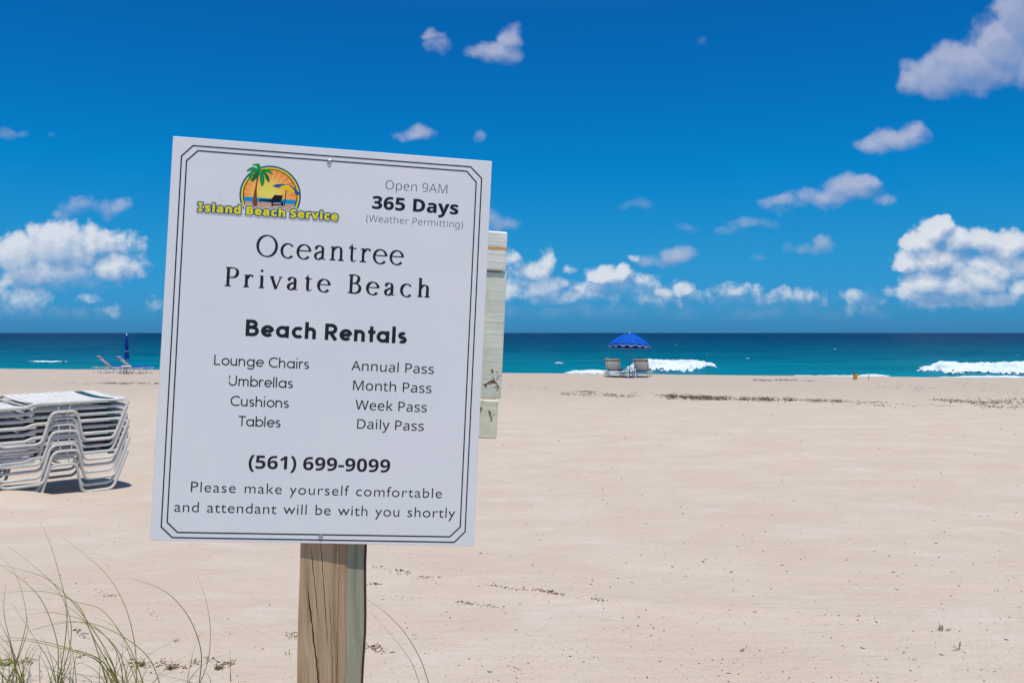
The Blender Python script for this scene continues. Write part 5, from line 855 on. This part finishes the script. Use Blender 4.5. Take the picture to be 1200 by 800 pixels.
# loungers set out near the water
raised = make_lounger(rad(44))
def pad_mesh(theta):
    hx, hz = .80, .335
    rot = lambda p: (hx + (p[0] - hx) * math.cos(theta) + (p[2] - hz) * math.sin(theta), p[1], hz - (p[0] - hx) * math.sin(theta) + (p[2] - hz) * math.cos(theta))
    mb = MB(); w = .60; T_ = .055
    rd = lambda v: T_ * (1 - abs(2 * v - 1) ** 6 * .6)
    mb.slab(lambda u, v: rot((.02 + .76 * u, (v - .5) * w, .357 + rd(v) - .012 * (u > .96))), 10, 10, .05)
    mb.slab(lambda u, v: (.84 + 1.02 * u, (v - .5) * w, .332 + rd(v) - .012 * (u > .96)), 12, 10, .05)
    return mb
pads = pad_mesh(rad(44))
def set_out(x, y, heading, first, label, pad_label, pad_mat):
    """heading: direction the sitter faces, degrees clockwise from straight out to sea"""
    o = raised if first else copy_tree(raised); h = rad(90 - heading); c, s_ = math.cos(h), math.sin(h)
    z = zg(x, y) ; o.rotation_euler = (0, 0, h); o.location = (x, y, z - .015)
    tag(o, label, 'lounge chair', 'loungers facing the sea')
    p = pads.build('lounge_cushion', pad_mat); p.location = o.location; p.rotation_euler = o.rotation_euler
    tag(p, pad_label, 'cushion', 'blue lounge cushions')
BL = M['blue_cloth']; NV = M['navy_cloth']
set_out(4.66, 41.95, 15, True, 'left one of two reclined white loungers under the open blue umbrella', 'dark blue cushion on the left lounger under the open umbrella', NV)
set_out(5.95, 41.75, 17, False, 'right one of two reclined white loungers under the open blue umbrella', 'dark blue cushion on the right lounger under the open umbrella', NV)
set_out(-21.75, 46.6, 52, False, 'left one of two reclined white loungers by the folded umbrella', 'bright blue cushion on the left lounger by the folded umbrella', BL)
set_out(-20.45, 46.0, 52, False, 'right one of two reclined white loungers by the folded umbrella', 'bright blue cushion on the right lounger by the folded umbrella', BL)
def side_table(x, y, rz, label, first):
    global tbl
    if first:
        tbl = empty('side_table', (0, 0, 0)); mb = MB(); mb.box((0, 0, .40), (.45, .45, .03), bev=.01); mb.build('table_top', M['white_plastic'], tbl, smooth=False)
        for sx_ in (-1, 1):
            for sy_ in (-1, 1):
                mb = MB(); mb.tube([(sx_ * .19, sy_ * .19, -.02), (sx_ * .17, sy_ * .17, .386)], [.018, .026], 8); mb.build('leg', M['white_plastic'], tbl)
        o = tbl
    else: o = copy_tree(tbl)
    o.location = (x, y, zg(x, y)); o.rotation_euler = (0, 0, rz); tag(o, label, 'table', 'white side tables')
side_table(5.52, 41.7, .2, 'small white side table between the loungers under the open umbrella', True)
side_table(-19.75, 45.9, .3, 'small white side table beside the loungers by the folded umbrella', False)
# open parasol
def parasol(x, y, label):
    r0 = empty('beach_umbrella', (x, y, zg(x, y))); tilt = Matrix.Rotation(rad(2.5), 4, 'Y')
    tag(r0, label, 'umbrella')
    mb = MB(); mb.tube([(0, 0, -.1), (0, 0, 2.02)], .019, 10); mb.build('pole', M['pole'], r0)
    R_, H_, zt = 1.04, .54, 2.07; mb = MB(); tr = MB(); seg = 96; rings = 12; vs = []; fs = []
    def pt(a, q):
        f_ = abs(((a / (2 * math.pi) * 8) % 1) - .5) * 2          # 1 on a rib, 0 in mid panel
        rr_ = R_ * q * (1 - .055 * (1 - f_ ** 2) * q); return (rr_ * math.cos(a), rr_ * math.sin(a), zt - H_ * q ** 1.75 - .03 * (1 - f_ ** 2) * q * (1 - q))
    for i in range(rings + 1):
        for j in range(seg): vs.append(pt(2 * math.pi * j / seg, max(.012, i / rings)))
    for i in range(rings):
        for j in range(seg): fs.append((i * seg + j, i * seg + (j + 1) % seg, (i + 1) * seg + (j + 1) % seg, (i + 1) * seg + j))
    mb.add(vs, fs); can = mb.build('canopy', M['blue_cloth'], r0)
    val = MB(); vv = []; vf = []
    for j in range(seg):
        a = 2 * math.pi * j / seg; p = pt(a, 1.0); sc_a = abs(math.sin(a * 8)) ; dr = .055 + .085 * sc_a
        for t_, o_ in ((0, 0), (.8, .012), (1, .012)): vv.append((p[0] * (1 + .004 + o_ * .3), p[1] * (1 + .004 + o_ * .3), p[2] - dr * t_))
    for j in range(seg):
        j2 = (j + 1) % seg
        for t_ in (0, 1): vf.append((j * 3 + t_, j * 3 + t_ + 1, j2 * 3 + t_ + 1, j2 * 3 + t_))
    val.v = [tuple(p) for p in vv]; val.f = vf; val.mi = [0 if q % 2 == 0 else 1 for q in range(len(vf))]
    v_ = val.build('valance', [M['blue_cloth'], M['white_trim']], can)
    for q in range(8):
        a = 2 * math.pi * (q + .5) / 8 + math.pi / 8; mb = MB(); mb.tube([tuple(c_ - (.014 if i_ == 2 else 0) for i_, c_ in enumerate(pt(a, t_))) for t_ in (.03, .3, .6, .85, 1)], .006, 5); rb = mb.build('rib', M['pole'], can)
    mb = MB(); mb.lathe([(.02, 0), (.026, .015), (.018, .035), (.028, .055), (.012, .085), (.003, .09)], 10, c=(0, 0, 2.055)); mb.build('finial', M['white_plastic'], r0)
    can.matrix_local = Matrix.Translation((0, 0, 1.9)) @ tilt @ Matrix.Rotation(rad(-5), 4, 'X') @ Matrix.Rotation(rad(9), 4, 'Z') @ Matrix.Translation((0, 0, -1.9))
def closed_parasol(x, y, label):
    r0 = empty('beach_umbrella', (x, y, zg(x, y))); tag(r0, label, 'umbrella')
    mb = MB(); mb.tube([(0, 0, -.1), (0, 0, 2.02)], .019, 10); mb.build('pole', M['pole'], r0)
    mb = MB(); vs = []; fs = []; seg = 48; prof = [(.02, 1.95), (.055, 1.85), (.076, 1.6), (.084, 1.3), (.072, 1.12), (.095, .95), (.108, .72)]
    for (r_, z) in prof: vs += [(r_ * (1 + .28 * math.cos(8 * a)) * math.cos(a), r_ * (1 + .28 * math.cos(8 * a)) * math.sin(a), z + .015 * math.cos(8 * a + 1)) for a in (2 * math.pi * j / seg for j in range(seg))]
    for i in range(len(prof) - 1):
        for j in range(seg): fs.append((i * seg + j, i * seg + (j + 1) % seg, (i + 1) * seg + (j + 1) % seg, (i + 1) * seg + j))
    mb.add(vs, fs); mb.build('folded_canopy', M['navy_cloth'], r0)
    mb = MB(); mb.tube([(.096 * math.cos(a), .096 * math.sin(a), 1.12) for a in (2 * math.pi * j / 20 for j in range(20))], .009, 5, closed=True); mb.build('tie', M['white_trim'], r0)
    mb = MB(); mb.lathe([(.02, 0), (.03, .02), (.02, .045), (.035, .075), (.02, .115), (.004, .125)], 10, c=(0, 0, 1.95)); mb.build('finial', M['white_plastic'], r0)
parasol(5.58, 42.5, 'open blue beach umbrella with white scalloped trim over two loungers')
closed_parasol(-20.6, 47.9, 'tightly folded dark blue beach umbrella standing behind two loungers')
# yellow drum and stake by the water
p = at_ground(1002.3, 444.6); dr = empty('yellow_drum', p); tag(dr, 'small yellow drum standing at the top of the beach near the waterline', 'drum')
mb = MB(); mb.lathe([(.085, -.02), (.088, .0), (.088, .09), (.093, .095), (.093, .105), (.088, .11), (.088, .20), (.093, .205), (.093, .215), (.088, .22), (.086, .30)], 20); mb.build('drum_body', M['yellow'], dr)
mb = MB(); mb.lathe([(.091, .29), (.091, .315), (.08, .325), (.02, .33)], 20); mb.build('lid', M['dark'], dr)
p = at_ground(1018, 444.6); mb = MB(); mb.box((0, 0, .10), (.03, .022, .30), bev=.004); st = mb.build('marker_stake', M['stake'], None, smooth=False); st.location = p; st.rotation_euler = (0, rad(3), rad(20))
tag(st, 'short thin wooden stake in the sand right of the yellow drum', 'stake')

# ------------------------------------------------------------------ seaweed and litter on the sand
def bits_mat(name, stops):
    m, k, b = mat(name, (.1, .07, .05, 1), .88, .15); g = k.new('ShaderNodeNewGeometry')
    k.put(b.inputs['Base Color'], k.ramp(g.outputs['Random Per Island'], stops)); return m
M['weed'] = bits_mat('weed', [(0, (.045, .028, .018)), (.5, (.085, .052, .030)), (.85, (.15, .095, .05)), (1, (.24, .17, .09))])
M['chip'] = bits_mat('chip', [(0, (.05, .034, .022)), (.35, (.11, .075, .05)), (.7, (.23, .17, .12)), (1, (.36, .28, .21))])
def bit(mb, x, y, s_, flat_=.35, thin=1.0):
    z = zgv(x, y); a = random.uniform(0, math.pi); N = random.choice((4, 5, 6)); el = random.uniform(.35, 1) * thin
    tz = random.uniform(-.25, .25)
    top = []; bot = []
    for i in range(N):
        q = 2 * math.pi * i / N + random.uniform(-.3, .3); r_ = s_ * random.uniform(.6, 1.1); u, v = r_ * math.cos(q), r_ * math.sin(q) * el
        X_, Y_ = x + u * math.cos(a) - v * math.sin(a), y + u * math.sin(a) + v * math.cos(a)
        top.append((X_, Y_, z + s_ * flat_ * random.uniform(.6, 1.2) + tz * u)); bot.append((X_, Y_, z - s_ * .15))
    mb.add(top + bot, [tuple(range(N))] + [(i, N + i, N + (i + 1) % N, (i + 1) % N) for i in range(N)])
_zc = {}
def zgv(x, y):
    return zg(x, y)
random.seed(3)
mb = MB()
def wrack(px0, px1, py0, py1, n_, spread, size):
    for _ in range(n_):
        t = random.random(); t = t + .06 * math.sin(t * 23); px = px0 + (px1 - px0) * t; py = py0 + (py1 - py0) * t + random.gauss(0, spread)
        p = at_ground(px, py); k_ = random.choice((1, 1, 2, 4))
        for _ in range(k_): bit(mb, p.x + random.gauss(0, .12), p.y + random.gauss(0, .10), size * random.uniform(.45, 1.4), .24, .55)
for a in ((650, 745, 461, 463, 140, 1.2800000000000002, 0.028), (672, 700, 458, 460, 50, 0.6400000000000001, 0.031), (705, 740, 463, 465, 50, 0.8, 0.031), (760, 800, 462, 464, 40, 0.8, 0.025), (778, 850, 464, 467, 340, 1.36, 0.037), (800, 905, 466, 468, 260, 1.2000000000000002, 0.031),
          (880, 988, 467, 470, 300, 1.2800000000000002, 0.031), (985, 1035, 470, 472, 50, 0.8, 0.025), (1000, 1050, 473, 476, 20, 0.6400000000000001, 0.031), (1050, 1110, 474, 476, 24, 0.8, 0.025), (1095, 1145, 468, 471, 110, 1.04, 0.031), (1140, 1205, 474, 468, 180, 2.4000000000000004, 0.031), (1160, 1205, 477, 478, 30, 0.8, 0.031),
          (882, 905, 445.5, 446, 44, 0.6400000000000001, 0.043), (910, 930, 445, 445.5, 40, 0.5599999999999999, 0.043), (940, 956, 446, 446.5, 20, 0.48, 0.031), (1020, 1100, 452, 456, 60, 2.4000000000000004, 0.025), (1120, 1200, 448, 460, 60, 3.2, 0.022), (120, 190, 449, 449.5, 140, 0.48, 0.037), (60, 120, 449, 449, 24, 0.6400000000000001, 0.031), (590, 660, 452, 458, 50, 1.6, 0.019)):
    wrack(*a)
tag(mb.build('seaweed_wrack', M['weed'], smooth=False), 'dark line of dried seaweed along the upper beach', 'seaweed', kind='stuff')
mb = MB(); random.seed(5)
for _ in range(2500):      # scattered dark crumbs, thicker towards us
    px = random.uniform(-40, 1240); py = 800 - 330 * random.random() ** 1.7 + 12
    if px < 430 and random.random() < .45: continue
    p = at_ground(px, py); s_ = random.choice((.0014, .0017, .002, .0022, .0026, .003, .0045)) * (p.y / 3.2) ** .75
    bit(mb, p.x, p.y, s_, .5)
for _ in range(45):
    p = at_ground(random.uniform(440, 1200), random.uniform(600, 800)); bit(mb, p.x, p.y, random.uniform(.008, .014), .25, .22)
def drift(pts, n_, sp, size):
    for _ in range(n_):
        t = random.random() * (len(pts) - 1); i = int(t); f_ = t - i; px = pts[i][0] + (pts[i + 1][0] - pts[i][0]) * f_; py = pts[i][1] + (pts[i + 1][1] - pts[i][1]) * f_
        p = at_ground(px + random.gauss(0, 2), py + random.gauss(0, sp)); bit(mb, p.x, p.y, size * random.uniform(.4, 1.3), .4, .6)
for a in (([(438, 662), (455, 668), (475, 675), (507, 678)], 48, 1.2, 0.0050), ([(463, 668), (480, 672)], 32, 1, 0.0065), ([(493, 676), (505, 678)], 24, .8, 0.0058), ([(430, 684), (445, 685)], 32, 1, 0.0072), ([(447, 696), (500, 702)], 17, 1, 0.0036),
          ([(538, 706), (556, 708)], 32, 1, 0.0065), ([(572, 685), (600, 690), (625, 692)], 48, .8, 0.0058), ([(626, 691), (655, 696)], 56, 1, 0.0065), ([(560, 709), (588, 712)], 24, .8, 0.0058), ([(655, 696), (705, 703)], 20, 1.2, 0.0043), ([(696, 701), (708, 704)], 16, 1, 0.0058),
          ([(428, 757), (452, 763)], 72, 2.5, 0.0058), ([(332, 744), (352, 748)], 32, 2, 0.0050), ([(340, 742), (350, 746)], 24, 2, 0.0050), ([(110, 692), (136, 700)], 28, 2, 0.0043), ([(88, 738), (102, 744)], 28, 2, 0.0058), ([(90, 770), (100, 768)], 24, 1.5, 0.0050), ([(117, 697), (135, 698)], 16, 1, 0.0043),
          ([(620, 745), (700, 775)], 32, 6, 0.0029), ([(594, 780), (616, 788)], 20, 2, 0.0036), ([(185, 776), (215, 784)], 56, 3, 0.0065), ([(240, 772), (272, 780)], 48, 3, 0.0058), ([(150, 776), (176, 780)], 32, 3, 0.0058), ([(165, 716), (200, 720)], 20, 3, 0.0036), ([(0, 778), (42, 775)], 48, 2, 0.0058)):
    drift(*a)
tag(mb.build('beach_litter', M['chip'], smooth=False), 'dark crumbs of twig and dried weed scattered on the pale sand', 'litter', kind='stuff')

# ------------------------------------------------------------------ dune grass and seedlings
def grass_mat(name, c1, c2):
    m, k, b = mat(name, c1, .55, .35); o = k.new('ShaderNodeNewGeometry')
    rnd = o.outputs['Random Per Island']; k.put(b.inputs['Base Color'], k.mix(k.math('ADD', k.math('MULTIPLY', rnd, .8), k.math('MULTIPLY', k.noise(o.outputs['Position'], 14, 3, .6), .3)), c1, c2)); return m
M['grass'] = grass_mat('grass', (.09, .09, .028, 1), (.31, .31, .06, 1)); M['straw'] = grass_mat('straw', (.12, .095, .055, 1), (.2, .165, .09, 1))
M['sprig'] = grass_mat('sprig', (.08, .13, .025, 1), (.22, .25, .05, 1)); M['stalk'] = grass_mat('stalk', (.10, .07, .045, 1), (.22, .16, .09, 1))
def tuft(label, blades, depth, short=0, seed=1, name='grass_tuft'):
    """blades: (base first) image curves turned into arching leaves at this distance"""
    rg = random.Random(seed); bl = blades[0][1][0]; b0 = at_depth(bl[0], bl[1], depth); z0 = zg(b0.x, depth)
    root = empty(name, (b0.x, depth, z0)); tag(root, label, 'grass', 'dune grass tufts')
    mb = MB(); ms = MB()
    for (w, pts, kind) in blades:
        P_ = []; lean_ = rg.uniform(-.22, .22); n_ = len(pts)
        sm = spl(pts, 7)
        for i, (px, py) in enumerate(sm):
            t = i / (len(sm) - 1); P_.append(at_depth(px, py, depth + lean_ * t * t + rg.uniform(-.02, .02) * 0) - root.location)
        # carry the leaf down into the sand
        d0 = (P_[0] - P_[1]).normalized(); low = Vector((P_[0].x + d0.x * .05, P_[0].y, -.02)); P_ = [low] + P_
        tgt = ms if kind else mb; N = len(P_)
        tgt.tube(P_, [max(.00035, w * (1 - (i / (N - 1)) ** 1.6 * .85)) for i in range(N)], 5)
    for _ in range(short):
        a = rg.uniform(0, 2 * math.pi); h_ = rg.uniform(.06, .22); rc = rg.uniform(.03, .16); x_ = rg.gauss(0, .025); y_ = rg.gauss(0, .025)
        pts = [(x_ + rc * t ** 1.7 * math.cos(a), y_ + rc * t ** 1.7 * math.sin(a), -.02 + h_ * (t * 1.25 - .25 * t * t - .2 * t ** 4)) for t in (i / 8 for i in range(9))]
        mb.tube(pts, [max(.0003, .0016 * (1 - i / 9)) for i in range(9)], 5)
    if mb.v: mb.build('leaves', M['grass'], root)
    if ms.v: ms.build('dry_stems', M['straw'], root)
def Z1(*pts): return [(x / 4, 600 + y / 4) for x, y in pts]
def Z2(*pts): return [(320 + x / 4.446, 620 + y / 4.446) for x, y in pts]
tuft('grey green dune grass tuft at the left edge of the sand, leaves fanning low', [
    (.0016, Z1((72, 712), (112, 570), (122, 470), (78, 300), (0, 198)), 0), (.0014, Z1((70, 714), (42, 600), (-10, 500)), 0), (.0013, Z1((74, 712), (128, 560), (126, 490)), 0),
    (.0013, Z1((70, 714), (105, 690), (165, 694)), 0), (.0014, Z1((70, 716), (30, 672), (-10, 650)), 0), (.0013, Z1((68, 716), (20, 636), (-14, 606)), 0), (.0013, Z1((76, 716), (130, 684), (180, 690), (192, 640), (175, 620)), 0),
    (.0016, Z1((76, 800), (70, 690), (20, 480), (28, 330)), 1)], 2.83, 20, 2)
tuft('dune grass tuft with tall thin leaves arching left over the sand, near the left edge', [
    (.0016, Z1((268, 800), (270, 620), (205, 430), (110, 320), (-20, 238)), 0), (.0017, Z1((274, 800), (308, 580), (312, 440), (282, 310), (240, 160), (185, 40)), 0), (.0015, Z1((280, 800), (332, 600), (320, 470), (262, 350), (180, 270), (40, 158)), 0),
    (.0014, Z1((284, 800), (330, 690), (320, 560), (300, 400)), 0), (.0012, Z1((262, 800), (225, 690), (170, 600), (60, 430)), 1), (.0012, Z1((290, 800), (350, 720), (420, 690)), 0)], 2.79, 15, 3)
tuft('bright olive dune grass tuft at the bottom edge, leaves sweeping far left', [
    (.0017, Z1((552, 800), (520, 690), (430, 540), (330, 410), (200, 300), (-10, 244)), 0), (.0016, Z1((560, 800), (440, 590), (370, 440), (270, 384), (150, 368), (-10, 380)), 0), (.0016, Z1((600, 800), (555, 650), (440, 540), (310, 510), (140, 554)), 0),
    (.0016, Z1((500, 800), (440, 600), (390, 500), (300, 430)), 0), (.0020, Z1((545, 800), (470, 690), (330, 640), (180, 600), (-10, 578)), 0), (.0018, Z1((520, 780), (450, 690), (300, 640), (120, 600), (-10, 606)), 0),
    (.0022, Z1((550, 800), (530, 720), (480, 635)), 0), (.0022, Z1((560, 800), (520, 740), (488, 660)), 0), (.0014, Z1((580, 800), (540, 640), (420, 520), (250, 470), (130, 480)), 0)], 2.74, 24, 4)
tuft('sparse dune grass tuft with one long leaf curving up left, between grass and sign', [
    (.0016, Z1((640, 800), (632, 620), (582, 430), (480, 270), (290, 115)), 0), (.0015, Z1((672, 800), (605, 630), (480, 460), (330, 410), (150, 300)), 0), (.0015, Z1((748, 800), (700, 685), (590, 590), (430, 520), (290, 520), (130, 556)), 0), (.0012, Z1((652, 800), (560, 560), (440, 490)), 0)], 2.77, 5, 5)
tuft('two thin dune grass leaves curving up beside the lower left corner of the sign', [
    (.0017, Z1((934, 800), (942, 650), (890, 500), (800, 390), (700, 335), (595, 305)), 0), (.0013, Z1((938, 800), (978, 680), (985, 530), (962, 400), (922, 290)), 1)], 2.78, 3, 6)
tuft('two thin dry grass stems curving up to the right side of the post', [
    (.0014, Z2((810, 800), (765, 670), (680, 530), (570, 420), (476, 356)), 1), (.0010, Z2((762, 800), (720, 690), (640, 580), (505, 425)), 1)], 2.76, 0, 7)
def seedling(px, py, label, s_, n_, green, seed, cat='seedling'):
    rg = random.Random(seed); p = at_ground(px, py); root = empty('beach_seedling', p); tag(root, label, cat, 'small plants and sprigs on the sand')
    mb = MB(); ms = MB()
    for i in range(n_):
        a = rg.uniform(0, 2 * math.pi); l_ = s_ * rg.uniform(.5, 1.1); e_ = rg.uniform(.15, 1.1)
        d = Vector((math.cos(a) * math.cos(e_), math.sin(a) * math.cos(e_), math.sin(e_))); sd = Vector((-math.sin(a), math.cos(a), .3)).normalized()
        o_ = Vector((rg.gauss(0, s_ * .25), rg.gauss(0, s_ * .2), 0)); w_ = l_ * rg.uniform(.06, .15)
        tgt = mb if rg.random() < green else ms
        mid = o_ + d * l_ * .55 + Vector((0, 0, l_ * .08)); tip = o_ + d * l_
        tgt.add([o_ - Vector((0, 0, .004)), mid + sd * w_, tip, mid - sd * w_, mid + Vector((0, 0, -w_ * .6))], [(0, 1, 4), (1, 2, 4), (2, 3, 4), (3, 0, 4), (0, 3, 2, 1)])
    if mb.v: mb.build('leaves', M['sprig'], root, smooth=False)
    if ms.v: ms.build('stems', M['stalk'], root, smooth=False)
seedling(1125, 763, 'green sprig with narrow leaves lying on the sand at lower right', .036, 5, .8, 1)
seedling(1103, 739, 'small brown curled twig on the sand above the green sprig', .03, 7, 0, 2)
seedling(1068, 773, 'reddish brown dead leaf on the sand at lower right', .022, 3, 0, 3)
seedling(870, 763, 'small orange brown burr on the bare sand right of the post', .016, 12, 0, 4)
seedling(165, 780, 'brown and green weed clump among the olive grass leaves', .026, 30, .5, 5)
seedling(200, 784, 'dark brown dried weed clump right of the olive grass tuft', .021, 34, .1, 6)
seedling(227, 779, 'tiny green seedling standing alone beside the two thin grass leaves', .03, 8, .9, 7)
seedling(256, 784, 'brown green weed clump left of the post near the bottom edge', .023, 30, .35, 8)
seedling(269, 779, 'small yellowish weed just left of the wooden post', .03, 9, .8, 9)
seedling(205, 752, 'tiny pale green seedling on open sand below the sign corner', .022, 7, .9, 10)
seedling(338, 767, 'tiny yellow green seedling beside the foot of the post', .018, 6, 1, 11)
seedling(3, 780, 'small green weed at the far left edge of the sand', .04, 12, .8, 12)
